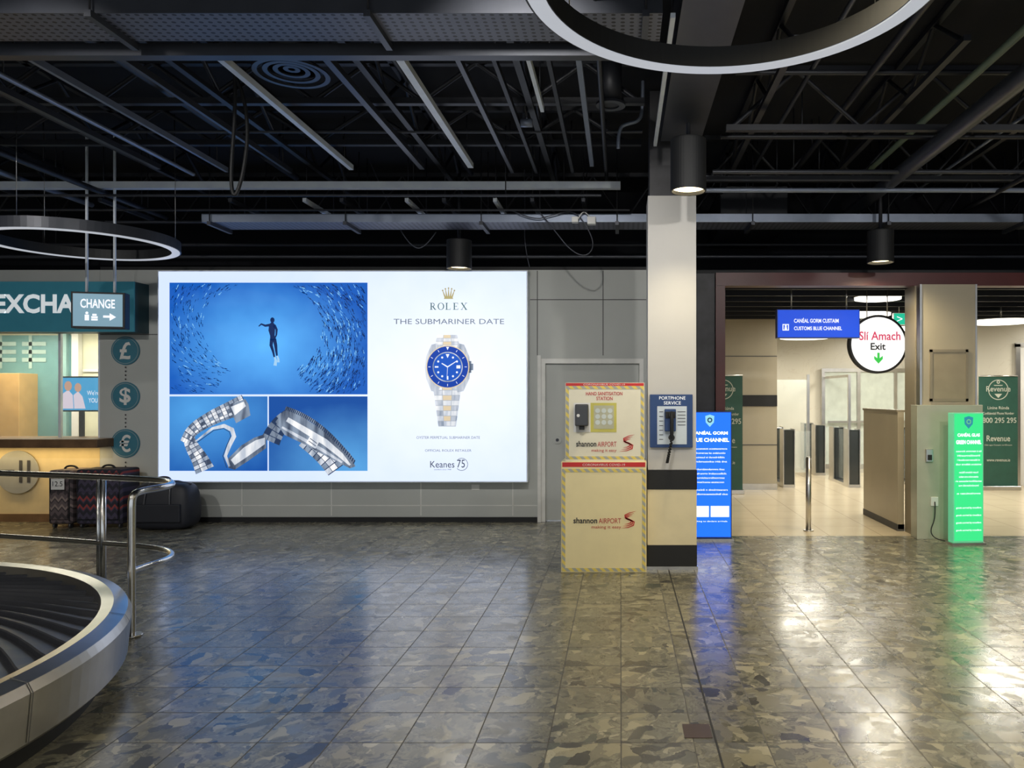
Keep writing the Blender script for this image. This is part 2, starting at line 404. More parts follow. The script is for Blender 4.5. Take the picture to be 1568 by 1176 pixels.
for i in range(4200):
    ang = random.uniform(0, 2*math.pi)
    rr = random.random()*1.25
    a = 90+rr*75; b_ = 74+rr*62
    u = 163+a*math.cos(ang); v = 90-b_*math.sin(ang)
    if not (23 < u < 318 and 23 < v < 187): continue
    if abs(math.cos(ang)) < 0.55 and math.sin(ang) < 0: continue
    if math.cos(ang) < 0.1 and random.random() < 0.5: continue
    if rr < 0.3 and random.random() < 0.5: continue
    tx, tz = -a*math.sin(ang), b_*math.cos(ang); l = math.hypot(tx, tz); tx /= l; tz /= l
    j = random.uniform(-0.3, 0.3)+(0.3 if math.sin(ang) < 0.3 else 0.1); tx, tz = tx*math.cos(j)-tz*math.sin(j), tx*math.sin(j)+tz*math.cos(j)
    if random.random() < 0.5: tx, tz = -tx, -tz
    ln = random.uniform(2.0, 4.8)*K*(1.1 if math.cos(ang) > 0 else 0.9); wd = ln*0.2
    c = A(u, v)
    q = lambda s, t: (c[0]+tx*s-tz*t, c[1]+tz*s+tx*t)
    k = random.choices([0, 1, 2], [0.55, 0.29, 0.16])[0]
    fish[k].append([q(ln, 0), q(ln*0.3, wd), q(-ln*0.6, wd*0.2), q(-ln, wd*0.9), q(-ln, -wd*0.9), q(-ln*0.6, -wd*0.2), q(ln*0.3, -wd)])
for k in range(3): flat(ad, 'fish_school_%d' % k, fish[k], AY-0.012-0.002*k, ef[k])
dk = emat('diver_dark', (0.003, 0.02, 0.10)); fin = emat('diver_fin', (0.35, 0.6, 0.85))
def As(pts): return [A(*q) for q in pts]
dv = [discp(*A(177, 76.5), 3.3*K, 16, 4.2*K)]
dv += stroke(As([(177, 80), (176.5, 83), (176, 92), (177, 100), (178, 107)]), [3*K, 9*K, 10*K, 7*K, 9*K])
dv += stroke(As([(172.5, 84), (166, 85), (160, 82.5), (156, 86)]), [4*K, 3.4*K, 2.6*K, 1.5*K])
dv += stroke(As([(180, 84), (183.5, 91), (183, 99), (181, 104)]), [4*K, 3.4*K, 2.6*K, 1.6*K])
dv += stroke(As([(176, 105), (175, 115), (178, 124), (180, 133)]), [5.5*K, 5*K, 3.6*K, 2.4*K])
dv += stroke(As([(180, 105), (182, 115), (183, 124), (184, 131)]), [5.5*K, 5*K, 3.6*K, 2.4*K])
flat(ad, 'diver_figure', dv, AY-0.018, dk)
flat(ad, 'diver_fins', stroke(As([(180, 131), (182, 138), (181, 146)]), [2*K, 4*K, 5*K])+stroke(As([(184, 130), (186, 136), (186, 141)]), [2*K, 3*K, 4*K]), AY-0.016, fin)

sil = [sheen_emission('metal_mid', (0.24, 0.30, 0.40), (0.72, 0.76, 0.84), 9, 0.6), sheen_emission('metal_dark', (0.03, 0.05, 0.10), (0.26, 0.33, 0.44), 9, 0.6),
       sheen_emission('metal_light', (0.50, 0.56, 0.66), (1.0, 1.0, 1.0), 9, 0.6), emat('metal_shadow', (0.02, 0.04, 0.10)), emat('metal_gold', (0.70, 0.58, 0.40)), emat('metal_soft', (0.38, 0.42, 0.48))]
def bracelet(tag, path, w0, w1, n, pat, dy=0.020, under=3, fill=0.86, sub=3):
    P = [Vector(q) for q in path]
    for _ in range(sub):
        Q = [P[0]]
        for i in range(len(P)-1): Q += [P[i].lerp(P[i+1], .25), P[i].lerp(P[i+1], .75)]
        P = Q+[P[-1]]
    seg = [0]
    for i in range(1, len(P)): seg.append(seg[-1]+(P[i]-P[i-1]).length)
    def pos(s):
        s = max(0, min(seg[-1], s))
        for i in range(1, len(P)):
            if s <= seg[i]+1e-9: return P[i-1].lerp(P[i], (s-seg[i-1])/max(1e-6, seg[i]-seg[i-1]))
        return P[-1]
    def at(t):
        s = t*seg[-1]; e = 3.0
        return pos(s), (pos(s+e)-pos(s-e)).normalized()
    base = []; buck = {k: [] for k in range(6)}
    for i in range(n):
        t0, t1 = i/n, (i+1)/n; tm = (i+fill)/n
        p0, d0 = at(t0); p1, d1 = at(t1); pm, dm = at(tm)
        wa = w0+(w1-w0)*t0; wb_ = w0+(w1-w0)*t1
        n0 = Vector((-d0.y, d0.x)); n1 = Vector((-d1.y, d1.x)); nm = Vector((-dm.y, dm.x))
        base.append([A(*(p0-n0*wa*.49)), A(*(p0+n0*wa*.49)), A(*(p1+n1*wb_*.49)), A(*(p1-n1*wb_*.49))])
        for (s0, s1, cols) in pat:
            buck[cols[i % len(cols)]].append([A(*(p0+n0*wa*s0)), A(*(pm+nm*wb_*s0)), A(*(pm+nm*wb_*s1)), A(*(p0+n0*wa*s1))])
    flat(ad, tag+'_base', base, AY-dy, sil[under])
    for k, v in buck.items():
        if v: flat(ad, tag+'_links_%d' % k, v, AY-dy-0.001-0.0003*k, sil[k])
pA = [(-0.5, -0.30, (0, 1)), (-0.28, -0.08, (2, 0)), (-0.06, 0.16, (2, 1)), (0.18, 0.34, (0, 2)), (0.36, 0.5, (1, 1))]
pB = [(-0.5, -0.2, (1, 0)), (-0.17, 0.17, (2, 2, 0)), (0.2, 0.5, (0, 1))]
bracelet('clasp_tail', [(74, 306), (66, 288), (54, 270), (48, 254)], 30, 17, 9, pB)
bracelet('clasp_arch', [(44, 264), (54, 244), (84, 226), (112, 214), (136, 203)], 16, 28, 15, pA, 0.023)
flat(ad, 'clasp_plate', [As([(110, 206), (136, 197), (141, 205), (144, 222), (122, 234)])], AY-0.026, sil[1])
flat(ad, 'clasp_plate_lit', [As([(114, 209), (134, 201), (137, 208), (120, 222)])], AY-0.028, sil[2])
flat(ad, 'clasp_blade', stroke(As([(60, 262), (86, 242), (104, 238), (116, 244), (119, 254), (112, 268), (106, 284), (112, 300)]), [2*K, 4*K, 6*K, 7*K, 7*K, 6*K, 5*K, 3*K]), AY-0.029, sil[0])
flat(ad, 'clasp_blade_edge', stroke(As([(62, 264), (88, 245), (103, 242), (112, 247), (114, 254), (108, 268), (102, 284), (108, 302)]), [1*K]*8), AY-0.030, sil[3])
flat(ad, 'clasp_cover', [As([(110, 288), (130, 268), (150, 256), (168, 250), (168, 272), (140, 292), (120, 305), (110, 302)])], AY-0.027, sil[1])
flat(ad, 'clasp_cover_lit', [As([(114, 290), (134, 271), (152, 260), (166, 256), (166, 266), (138, 286), (120, 298)])], AY-0.028, sil[2])
# watch profile: dark bracelet at the left, case running diagonally to lower right
bracelet('profile_upper', [(174, 262), (180, 248), (192, 232), (206, 222)], 30, 24, 6, [(-0.5, -0.2, (1, 3)), (-0.17, 0.2, (1, 1)), (0.22, 0.5, (3, 1))])
bracelet('profile_lower', [(226, 258), (246, 274), (264, 292), (274, 306)], 26, 28, 7, pB, 0.0215)
flat(ad, 'profile_case', [As([(182, 232), (194, 216), (206, 212), (232, 230), (264, 251), (296, 280), (304, 300), (296, 303), (262, 286), (226, 266), (196, 252)])], AY-0.024, sil[1])
flat(ad, 'profile_case_lit', stroke(As([(200, 228), (228, 245), (258, 263), (282, 283), (296, 298)]), [7*K, 9*K, 10*K, 8*K, 3*K]), AY-0.025, sil[2])
flat(ad, 'profile_case_mid', stroke(As([(192, 240), (222, 257), (254, 275), (284, 294)]), [3*K, 5*K, 5*K, 3*K]), AY-0.026, sil[0])
flat(ad, 'profile_crown', [As([(236, 252), (250, 261), (243, 273), (229, 264)])], AY-0.028, sil[2])
flat(ad, 'profile_crown_ribs', stroke(As([(235, 257), (246, 265)]), [1*K]*2)+stroke(As([(233, 261), (244, 269)]), [1*K]*2), AY-0.029, sil[3])
bz = []; bz2 = []
for i in range(80):
    t = i/79; u = 199+t*104; v = 208+t*52+30*t*t-6*math.sin(t*3.1)
    (bz if i % 2 else bz2).append([A(u, v), A(u+1.5, v+1.1), A(u-1.0, v+6.4), A(u-2.5, v+5.3)])
flat(ad, 'profile_bezel', bz, AY-0.030, sil[3]); flat(ad, 'profile_bezel_b', bz2, AY-0.030, sil[1])

wc = A(445, 148)
def W(r): return r*K
bracelet('upper_band', [(444, 99), (444, 106), (444, 112), (444, 120)], 30, 40, 4, [(-0.5, -0.19, (0, 2)), (-0.17, 0.17, (4, 2)), (0.19, 0.5, (2, 0))], 0.012, 5, 0.9)
bracelet('lower_band', [(444, 176), (444, 195), (444, 215), (444, 239)], 44, 27, 8, [(-0.5, -0.19, (0, 2)), (-0.17, 0.17, (4, 2)), (0.19, 0.5, (2, 0))], 0.012, 5, 0.9)
wb = emat('watch_blue', (0.008, 0.05, 0.36)); wb2 = emat('watch_dial', (0.012, 0.09, 0.50))
flat(ad, 'watch_lugs', [As([(420, 114), (428, 112), (433, 120), (457, 120), (462, 112), (470, 114), (478, 132), (480, 148), (478, 166), (469, 185), (460, 187), (456, 178), (434, 178), (429, 187), (420, 185), (412, 166), (410, 148), (412, 132)])], AY-0.016, sil[0])
flat(ad, 'watch_crown', [rectp(wc[0]+W(33), wc[0]+W(39), wc[1]-W(5), wc[1]+W(5)), rectp(wc[0]+W(30), wc[0]+W(36), wc[1]-W(9), wc[1]+W(9))], AY-0.017, sil[1])
flat(ad, 'watch_edge', [discp(*wc, W(33))], AY-0.018, sil[4])
flat(ad, 'watch_bezel', [discp(*wc, W(31.5))], AY-0.020, wb)
flat(ad, 'watch_flange', [discp(*wc, W(23))], AY-0.022, sil[0])
flat(ad, 'watch_dial', [discp(*wc, W(21.5))], AY-0.024, wb2)
mk_ = []
for i in range(12):
    a = math.pi/2-i*math.pi/6; cx, cz = wc[0]+W(16.5)*math.cos(a), wc[1]+W(16.5)*math.sin(a)
    if i == 3: mk_.append(rectp(cx-W(3), cx+W(3), cz-W(2.4), cz+W(2.4)))
    elif i == 0: mk_.append([(cx-W(2.8), cz+W(3)), (cx+W(2.8), cz+W(3)), (cx, cz-W(3))])
    elif i % 3 == 0: mk_ += stroke([(wc[0]+W(14)*math.cos(a), wc[1]+W(14)*math.sin(a)), (wc[0]+W(19.5)*math.cos(a), wc[1]+W(19.5)*math.sin(a))], [W(2.2), W(2.4)])
    else: mk_.append(discp(cx, cz, W(1.6), 12))
for i in range(12):
    a = i*math.pi/6
    mk_ += stroke([(wc[0]+W(26)*math.cos(a), wc[1]+W(26)*math.sin(a)), (wc[0]+W(29.5)*math.cos(a), wc[1]+W(29.5)*math.sin(a))], [W(.8), W(.8)])
mk_ += stroke([wc, (wc[0]-W(9), wc[1]+W(5.5))], [W(2.0), W(1.4)])+stroke([wc, (wc[0]+W(14), wc[1]+W(9))], [W(1.7), W(1.0)])+stroke([wc, (wc[0]-W(1), wc[1]-W(17))], [W(.7), W(.5)])
mk_.append([(wc[0]-W(2.3), wc[1]+W(30.5)), (wc[0]+W(2.3), wc[1]+W(30.5)), (wc[0], wc[1]+W(26))])
flat(ad, 'watch_markers', mk_, AY-0.026, emat('marker_white', (0.85, 0.88, 1.0)))
tg = emat('print_gold', (0.42, 0.36, 0.16)); tgr = emat('print_greygreen', (0.06, 0.13, 0.13)); tb = emat('print_grey', (0.14, 0.17, 0.22)); tk = emat('print_ink', (0.03, 0.04, 0.07))
cr = [As([(439, 44), (453, 44), (452, 40), (440, 40)])]
for i, (tx, tz) in enumerate(((437, 31), (441.2, 28.5), (446, 27.5), (450.8, 28.5), (455, 31))):
    bx = 440.5+i*2.75
    cr += stroke(As([(bx, 40.5), (tx, tz)]), [2.6*K, 0.8*K]); cr.append(discp(*A(tx, tz), 1.3*K, 10))
flat(ad, 'crown_emblem', cr, AY-0.010, tg)
def serif(ch):
    o = []
    st = lambda a, b, c, d_, w_: o.extend(stroke([(a, b), (c, d_)], [w_, w_]))
    if ch in 'LER':
        st(.2, 0, .2, 1, .17); st(0, .03, .42, .03, .06); st(0, .97, .42, .97, .06)
    if ch == 'L': st(.2, .03, .78, .03, .06); st(.76, 0, .78, .28, .05)
    if ch == 'E': st(.2, .03, .78, .03, .06); st(.2, .97, .74, .97, .06); st(.2, .5, .55, .5, .06); st(.76, 0, .78, .26, .05); st(.73, 1, .73, .76, .05); st(.55, .4, .55, .6, .05)
    if ch == 'R':
        st(.2, .97, .45, .97, .06); st(.2, .49, .45, .49, .06); o.extend(ringp(.45, .73, .17, .27, 16, -math.pi/2, math.pi/2)); st(.42, .49, .82, .02, .16); st(.74, .03, .98, .03, .06)
    if ch == 'O':
        for i in range(32):
            a, b = 2*math.pi*i/32, 2*math.pi*(i+1)/32
            o.append([(.5+.34*math.cos(a), .5+.46*math.sin(a)), (.5+.5*math.cos(a), .5+.52*math.sin(a)), (.5+.5*math.cos(b), .5+.52*math.sin(b)), (.5+.34*math.cos(b), .5+.46*math.sin(b))])
    if ch == 'X': st(.14, 1, .84, 0, .17); st(.82, 1, .12, 0, .06); st(0, .97, .34, .97, .06); st(.66, .97, .98, .97, .06); st(0, .03, .28, .03, .06); st(.64, .03, 1, .03, .06)
    return o
tl = []
for i, ch in enumerate('ROLEX'):
    for pl in serif(ch): tl.append([A(417.5+i*11.8+x*10, 60.5-z*10.5) for x, z in pl])
flat(ad, 'title_letters', tl, AY-0.010, tgr)
def adtext(name, s, u0, u1, v0, v1, m, bold=0.0):
    a = A(u0, v1); b = A(u1, v0)
    text(ad, name, s, a[0], b[0], a[1], b[1], AY-0.010, m, bold)
adtext('subtitle_text', 'THE SUBMARINER DATE', 362, 531, 74.5, 82.5, tb)
adtext('caption_text', 'OYSTER PERPETUAL SUBMARINER DATE', 397, 494, 254, 258, tb)
adtext('caption_text2', 'OFFICIAL ROLEX RETAILER', 410, 481, 274, 277.6, tb)
adtext('retailer_text', 'Keanes', 418, 455, 292, 302, tk, 0.0)
adtext('retailer_number', '75', 459, 471, 290, 302, tk, 0.0)
flat(ad, 'retailer_ring', ringp(*A(466, 297), 9*K, 9.7*K, 30, -2.4, 2.2), AY-0.010, tk)
adtext('retailer_small', 'jewellers since 1948', 424, 450, 304, 306.3, tk)

# ---------------------------------------------------------------- currency exchange
ex = grp('currency_exchange_booth', (-7.5, 9.7, 0))
warm = mat('warm_lit_panel', (0.70, 0.56, 0.32), 0.4)
box(ex, 'front_panel', -10, -6.576, 9.7, 9.85, 0, 0.95, warm)
box(ex, 'front_kick', -10, -6.60, 9.68, 9.70, 0, 0.10, M['wood'])
box(ex, 'counter_ledge', -10, -6.39, 9.38, 9.695, 0.955, 1.06, M['wood'], 0.008)
box(ex, 'counter_inner', -10, -6.58, 9.86, 10.3, 0.95, 1.05, M['wood'])
box(ex, 'header', -10, -6.576, 9.7, 9.85, 2.42, 3.18, M['wall'])
box(ex, 'mullion', -7.13, -7.10, 9.74, 9.78, 1.06, 2.42, M['alub'])
box(ex, 'side_mullion', -6.61, -6.577, 9.72, 9.80, 1.06, 2.42, M['alub'])
box(ex, 'glass', -10, -6.61, 9.755, 9.762, 1.06, 2.42, M['glass'])
inner = mat('booth_inner_wall', (0.72, 0.72, 0.56), 0.6)
box(ex, 'inner_back', -10, -5.6, 11.6, 11.7, 0, 3.1, inner)
box(ex, 'inner_side', -5.7, -5.6, 9.92, 11.6, 0, 3.1, inner)
box(ex, 'inner_ceiling', -10, -5.7, 9.86, 11.6, 2.62, 2.66, M['white'])
box(ex, 'inner_cupboard', -9.8, -8.77, 11.2, 11.58, 0, 1.92, M['orange'], 0.01)
box(ex, 'inner_teal_panel', -9.9, -8.2, 11.56, 11.59, 0.9, 2.5, mat('teal_poster', (0.16, 0.34, 0.36), 0.4))
bars = []
for (x, z) in ((-9.45, 2.10), (-9.0, 2.10)):
    for k in range(3): bars.append(rectp(x, x+0.36, z+k*0.12, z+k*0.12+0.06))
    bars.append(rectp(x+0.10, x+0.15, z-0.1, z+0.4))
flat(ex, 'inner_poster_marks', bars, 11.55, mat('pale_teal_print', (0.40, 0.56, 0.54), 0.5))
box(ex, 'inner_frame_1', -8.40, -8.30, 11.5, 11.59, 0, 2.6, mat('teal_pale', (0.30, 0.50, 0.50), 0.4))
box(ex, 'inner_frame_2', -8.22, -8.12, 11.5, 11.59, 0, 2.6, M['white'])
box(ex, 'inner_desk', -8.0, -6.4, 10.9, 11.4, 0.7, 0.95, M['wood'], 0.01)
box(ex, 'inner_picture_rail', -8.1, -5.7, 11.57, 11.6, 1.95, 1.99, M['white'])
for i in range(3):
    box(ex, 'inner_light_%d' % i, -9.6+1.2*i, -8.8+1.2*i, 10.4, 10.6, 2.60, 2.62, emat('booth_tube', (1, 0.97, 0.85), 3.0))
sc_ = grp('information_monitor', (-7.17, 10.2, 1.05))
box(sc_, 'casing', -7.47, -6.88, 10.2, 10.25, 1.38, 1.85, M['black'], 0.006)
box(sc_, 'stand', -7.2, -7.14, 10.21, 10.24, 1.05, 1.38, M['black'])
flat(sc_, 'screen', [rectp(-7.45, -6.90, 1.40, 1.83)], 10.197, emat('screen_blue', (0.06, 0.36, 0.66), 1.0))
flat(sc_, 'screen_art', [discp(-7.33, 1.72, 0.05, 24, 0.065), discp(-7.20, 1.70, 0.045, 24, 0.06)], 10.193, emat('screen_skin', (0.55, 0.33, 0.24), 1.0))
flat(sc_, 'screen_clothes', [[(-7.43, 1.50), (-7.40, 1.62), (-7.33, 1.67), (-7.27, 1.60), (-7.26, 1.42), (-7.42, 1.42)], [(-7.25, 1.42), (-7.26, 1.60), (-7.20, 1.65), (-7.14, 1.58), (-7.10, 1.42)]], 10.194, emat('screen_art', (0.70, 0.62, 0.72), 1.0))
text(sc_, 'screen_text', 'We\'re', -7.08, -6.92, 1.60, 1.66, 10.194, M['ewhite'])
text(sc_, 'screen_text2', 'YOU', -7.06, -6.94, 1.50, 1.56, 10.194, M['ewhite'])
rl = grp('round_booth_sign', (-7.59, 9.66, 0.62))
cyl(rl, 'disc', (-7.59, 9.66, 0.63), 0.27, 0.02, mat('grey_disc', (0.33, 0.33, 0.31), 0.4), 'Y', 48)
flat(rl, 'bars', [rectp(-7.56, -7.52, 0.50, 0.78), rectp(-7.46, -7.42, 0.50, 0.78), rectp(-7.8, -7.62, 0.61, 0.66)], 9.655, M['charcoal'])

sg = grp('exchange_sign', (-7.2, 9.4, 2.38))
box(sg, 'body', -9.8, -5.955, 9.42, 9.70, 2.375, 2.99, M['teald'])
box(sg, 'face', -9.8, -5.955, 9.40, 9.42, 2.375, 2.99, M['teal'])
text(sg, 'lettering', 'EXCHANGE', -7.66, -6.08, 2.60, 2.835, 9.395, M['txtwht'], 0.035)

sym = grp('currency_symbol_column', (-6.244, 9.69, 0.6))
tealp = mat('teal_disc', (0.05, 0.20, 0.28), 0.4)
for i, (s, z) in enumerate((('£', 2.16), ('$', 1.585), ('€', 0.99))):
    cyl(sym, 'disc_%d' % i, (-6.244, 9.685, z), 0.18, 0.014, tealp, 'Y', 40)
    flat(sym, 'rim_%d' % i, ringp(-6.244, z, 0.160, 0.164), 9.682, M['wall'])
    text(sym, 'symbol_%d' % i, s, -6.315, -6.173, z-0.11, z+0.11, 9.681, M['white'], 0.02)
dots = []
for zz in [x*0.05 for x in range(13, 50)]:
    if all(abs(zz-z) > 0.19 for z in (2.16, 1.585, 0.99)) and zz < 2.16: dots.append(discp(-6.244, zz, 0.011, 10))
flat(sym, 'dotted_line', dots, 9.690, M['charcoal'])

cs = grp('hanging_change_sign', (-5.68, 8.0, 2.31))
box(cs, 'case', -5.72, -5.22, 8.0, 8.14, 2.30, 2.68, M['black'], 0.006)
flat(cs, 'face', [rectp(-5.70, -5.24, 2.32, 2.66)], 7.996, emat('change_face', (0.22, 0.38, 0.48), 0.8))
text(cs, 'label', 'CHANGE', -5.63, -5.31, 2.51, 2.605, 7.992, M['ewhite'], 0.02)
flat(cs, 'icons', [discp(-5.57, 2.458, 0.014, 14), rectp(-5.59, -5.55, 2.38, 2.44), rectp(-5.53, -5.47, 2.38, 2.40), rectp(-5.53, -5.47, 2.405, 2.425), rectp(-5.52, -5.48, 2.43, 2.45),
      [(-5.42, 2.412), (-5.36, 2.412), (-5.36, 2.38), (-5.30, 2.42), (-5.36, 2.46), (-5.36, 2.435), (-5.42, 2.435)]], 7.992, M['ewhite'])
for i, x in enumerate((-5.60, -5.34)):
    cyl(cs, 'rod_%d' % i, (x, 8.07, 2.68), 0.014, 1.72, M['alub'])
cs.rotation_euler = (0, 0, math.radians(14))

# ---------------------------------------------------------------- luggage
def suitcase(name, x0, x1, y0, y1, h, m, label=False):
    g = grp(name, ((x0+x1)/2, (y0+y1)/2, 0))
    box(g, 'body', x0, x1, y0, y1, 0.05, h, m, 0.04)
    box(g, 'pocket', x0+0.04, x1-0.04, y0-0.025, y0+0.01, 0.11, h*0.62, m, 0.012)
    tube(g, 'zip_seam', [(x0+0.03, y0-0.006, 0.09), (x0+0.03, y0-0.006, h-0.04), (x1-0.03, y0-0.006, h-0.04), (x1-0.03, y0-0.006, 0.09)], 0.006, M['black'], smooth=False)
    xm = (x0+x1)/2; ym = (y0+y1)/2
    tube(g, 'handle', [(xm-0.08, ym, h-0.01), (xm-0.07, ym, h+0.035), (xm+0.07, ym, h+0.035), (xm+0.08, ym, h-0.01)], 0.012, M['black'])
    for i, (a, c) in enumerate(((x0+0.05, y0+0.05), (x1-0.05, y0+0.05), (x0+0.05, y1-0.05), (x1-0.05, y1-0.05))):
        cyl(g, 'wheel_%d' % i, (a-0.012, c, 0.03), 0.03, 0.024, M['rubber'], 'X', 20)
    if label:
        flat(g, 'tag', [rectp(x0+0.06, x0+0.22, h-0.23, h-0.10)], y0-0.03, M['white'])
        text(g, 'tag_text', '12.5', x0+0.08, x0+0.20, h-0.19, h-0.13, y0-0.033, M['txtblk'])
    return g
suitcase('suitcase', -6.86, -6.57, 9.20, 9.58, 0.70, plaid_material('tweed_grey', (0.13, 0.10, 0.105), (0.05, 0.04, 0.045), (0.28, 0.22, 0.20)), True)
suitcase('suitcase', -6.53, -5.97, 9.20, 9.56, 0.71, plaid_material('tweed_red', (0.022, 0.022, 0.035), (0.06, 0.05, 0.09), (0.28, 0.05, 0.05)))
def holdall(name, x0, x1, y0, y1, h, m):
    g = grp(name, ((x0+x1)/2, (y0+y1)/2, 0))
    V = []; F = []; nu, nv = 36, 18
    cx, cy, cz = (x0+x1)/2, (y0+y1)/2, h/2
    sg_ = lambda c, e: math.copysign(abs(c)**e, c)
    for j in range(nv+1):
        t = -math.pi/2+math.pi*j/nv
        for i in range(nu):
            a = 2*math.pi*i/nu
            x = sg_(math.cos(t), .35)*sg_(math.cos(a), .35); y = sg_(math.cos(t), .35)*sg_(math.sin(a), .5); z = sg_(math.sin(t), .45)
            sl = 1.0-0.10*max(0, z)*abs(x)**1.5
            V.append((cx+x*(x1-x0)/2*(1-0.07*max(0, z)), cy+y*(y1-y0)/2*(1-0.25*max(0, z)), cz+z*h/2*sl+0.006*math.sin(9*x)*max(0, z)))
    for j in range(nv):
        for i in range(nu): F.append((j*nu+i, j*nu+(i+1) % nu, (j+1)*nu+(i+1) % nu, (j+1)*nu+i))
    mk(g, 'body', V, F, m, True)
    yf = y0-0.004
    tube(g, 'strap_loop', [(cx-0.16, yf, 0.1), (cx-0.15, yf-0.01, h*0.8), (cx-0.10, cy-0.05, h+0.05), (cx+0.10, cy-0.05, h+0.05), (cx+0.15, yf-0.01, h*0.8), (cx+0.16, yf, 0.1)], 0.012, M['rubber'])
    tube(g, 'zip', [(x0+0.06, cy, h*0.93), (cx-0.1, cy, h*1.0), (cx+0.1, cy, h*1.0), (x1-0.06, cy, h*0.93)], 0.008, M['grey'])
    box(g, 'end_pocket', x0+0.08, x1-0.08, y0-0.02, y0+0.03, 0.10, h*0.55, m, 0.015)
holdall('black_holdall', -5.82, -5.10, 9.04, 9.44, 0.57, mat('black_canvas', (0.018, 0.02, 0.028), 0.55))

# ---------------------------------------------------------------- pillar with phone
p = grp('pillar', (0.47, 7.25, 0))
box(p, 'shaft', 0.252, 0.695, 7.05, 7.45, 0.0, 3.43, M['pillar'])
box(p, 'lower_band', 0.245, 0.702, 7.035, 7.46, 0.03, 0.225, M['black'], 0.004)
box(p, 'lower_panel', 0.248, 0.699, 7.042, 7.455, 0.225, 0.735, M['pillarw'])
box(p, 'upper_band', 0.245, 0.702, 7.035, 7.46, 0.735, 0.915, M['black'], 0.004)
box(p, 'plinth', 0.238, 0.71, 7.03, 7.465, 0.0, 0.03, M['steel'])
box(p, 'shaft_dark_top', 0.27, 0.68, 7.07, 7.43, 3.43, 4.4, M['charcoal'])

ph = grp('wall_payphone', (0.47, 7.03, 1.1))
kp = 0.005995
def PX(px): return (px-950)*kp
def PZ(py): return 1.6+(605-py)*kp
box(ph, 'backboard', PX(995), PX(1060), 7.015, 7.048, PZ(685), PZ(604), M['navy'], 0.004)
flat(ph, 'notice', [rectp(PX(1006), PX(1051), PZ(680), PZ(622))], 7.012, mat('notice_blue_white', (0.62, 0.70, 0.78), 0.4))
text(ph, 'heading', 'PORTPHONE', PX(1009), PX(1049), PZ(612), PZ(607), 7.011, M['txtwht'])
text(ph, 'heading2', 'SERVICE', PX(1016), PX(1042), PZ(619.5), PZ(614.5), 7.011, M['txtwht'])
flat(ph, 'notice_lines', [rectp(PX(1037), PX(1049), PZ(y+1.0), PZ(y)) for y in range(630, 655, 5)]+[rectp(PX(1009), PX(1015), PZ(y+1.0), PZ(y)) for y in range(630, 676, 7)], 7.010, M['charcoal'])
box(ph, 'body', PX(1017), PX(1034), 6.965, 7.012, PZ(660), PZ(626), M['navy'], 0.008)
box(ph, 'cradle', PX(1018), PX(1033), 6.955, 6.967, PZ(640), PZ(630), M['black'], 0.004)
tube(ph, 'handset', [(PX(1027), 6.925, PZ(632)), (PX(1027), 6.915, PZ(642)), (PX(1027), 6.915, PZ(660)), (PX(1027), 6.925, PZ(670))], 0.016, M['black'])
cyl(ph, 'earpiece', (PX(1027), 6.915, PZ(634)), 0.028, 0.035, M['black'], 'Y', 24)
cyl(ph, 'mouthpiece', (PX(1027), 6.915, PZ(669)), 0.028, 0.035, M['black'], 'Y', 24)
cord = []
for i in range(200):
    t = i/199; x = PX(1027)-0.045*math.sin(t*math.pi); zc = PZ(672)-0.22*math.sin(t*math.pi)+0.02*t
    cord.append((x+0.012*t+0.010*math.cos(t*150), 6.93+0.03*t+0.010*math.sin(t*150), zc))
tube(ph, 'cord', cord, 0.0045, M['black'])

# ---------------------------------------------------------------- sanitising station
st = grp('hand_sanitising_station', (-0.15, 7.0, 0))
def TX(px): return (px-950)*0.005884
def TZ(py): return 1.6+(605-py)*0.005884
YF = 6.92
box(st, 'lower_cabinet', TX(859), TX(990), YF, 7.30, 0.0, 1.0, M['cream'], 0.006)
box(st, 'upper_cabinet', TX(865), TX(987), YF+0.03, 7.26, 1.0, TZ(586), M['creamw'], 0.006)
YU = YF+0.03
def border(tag, x0, x1, z0, z1, y, w):
    box(st, tag+'_l', x0, x0+w, y-0.003, y+0.001, z0, z1, M['hazard'])
    box(st, tag+'_r', x1-w, x1, y-0.003, y+0.001, z0, z1, M['hazard'])
    box(st, tag+'_b', x0+w, x1-w, y-0.003, y+0.001, z0, z0+w, M['hazard'])
    box(st, tag+'_t', x0+w, x1-w, y-0.003, y+0.001, z1-w, z1, M['hazard'])
border('lower_border', TX(860.5), TX(988.5), TZ(875), TZ(718), YF, 0.030)
border('upper_border', TX(866), TX(986), TZ(704), TZ(591), YU, 0.028)
box(st, 'red_strip_lower', TX(861), TX(988), YF-0.003, YF, TZ(715), TZ(708), M['red'])
box(st, 'red_strip_upper', TX(866), TX(986), YU-0.003, YU, TZ(591), TZ(586.5), M['red'])
text(st, 'strip_text_u', 'CORONAVIRUS COVID-19', TX(893), TX(957), TZ(590), TZ(587.6), YU-0.005, M['white'])
text(st, 'strip_text_l', 'CORONAVIRUS COVID-19', TX(892), TX(957), TZ(713.5), TZ(710), YF-0.005, M['white'])
text(st, 'title', 'HAND SANITISATION', TX(897), TX(953), TZ(605.5), TZ(600), YU-0.004, M['txtred'], 0.015)
text(st, 'title2', 'STATION', TX(913), TX(938), TZ(613), TZ(607.5), YU-0.004, M['txtred'], 0.015)
flat(st, 'dispenser_plate', [rectp(TX(878), TX(904), TZ(662), TZ(617))], YU-0.003, M['white'])
box(st, 'dispenser', TX(881), TX(901), YU-0.10, YU, TZ(652), TZ(619), M['rubber'], 0.012)
box(st, 'dispenser_nozzle', TX(887), TX(895), YU-0.075, YU-0.02, TZ(658), TZ(652), M['black'], 0.004)
flat(st, 'dispenser_label', [discp(TX(886), TZ(636), 0.014, 20)], YU-0.102, M['white'])
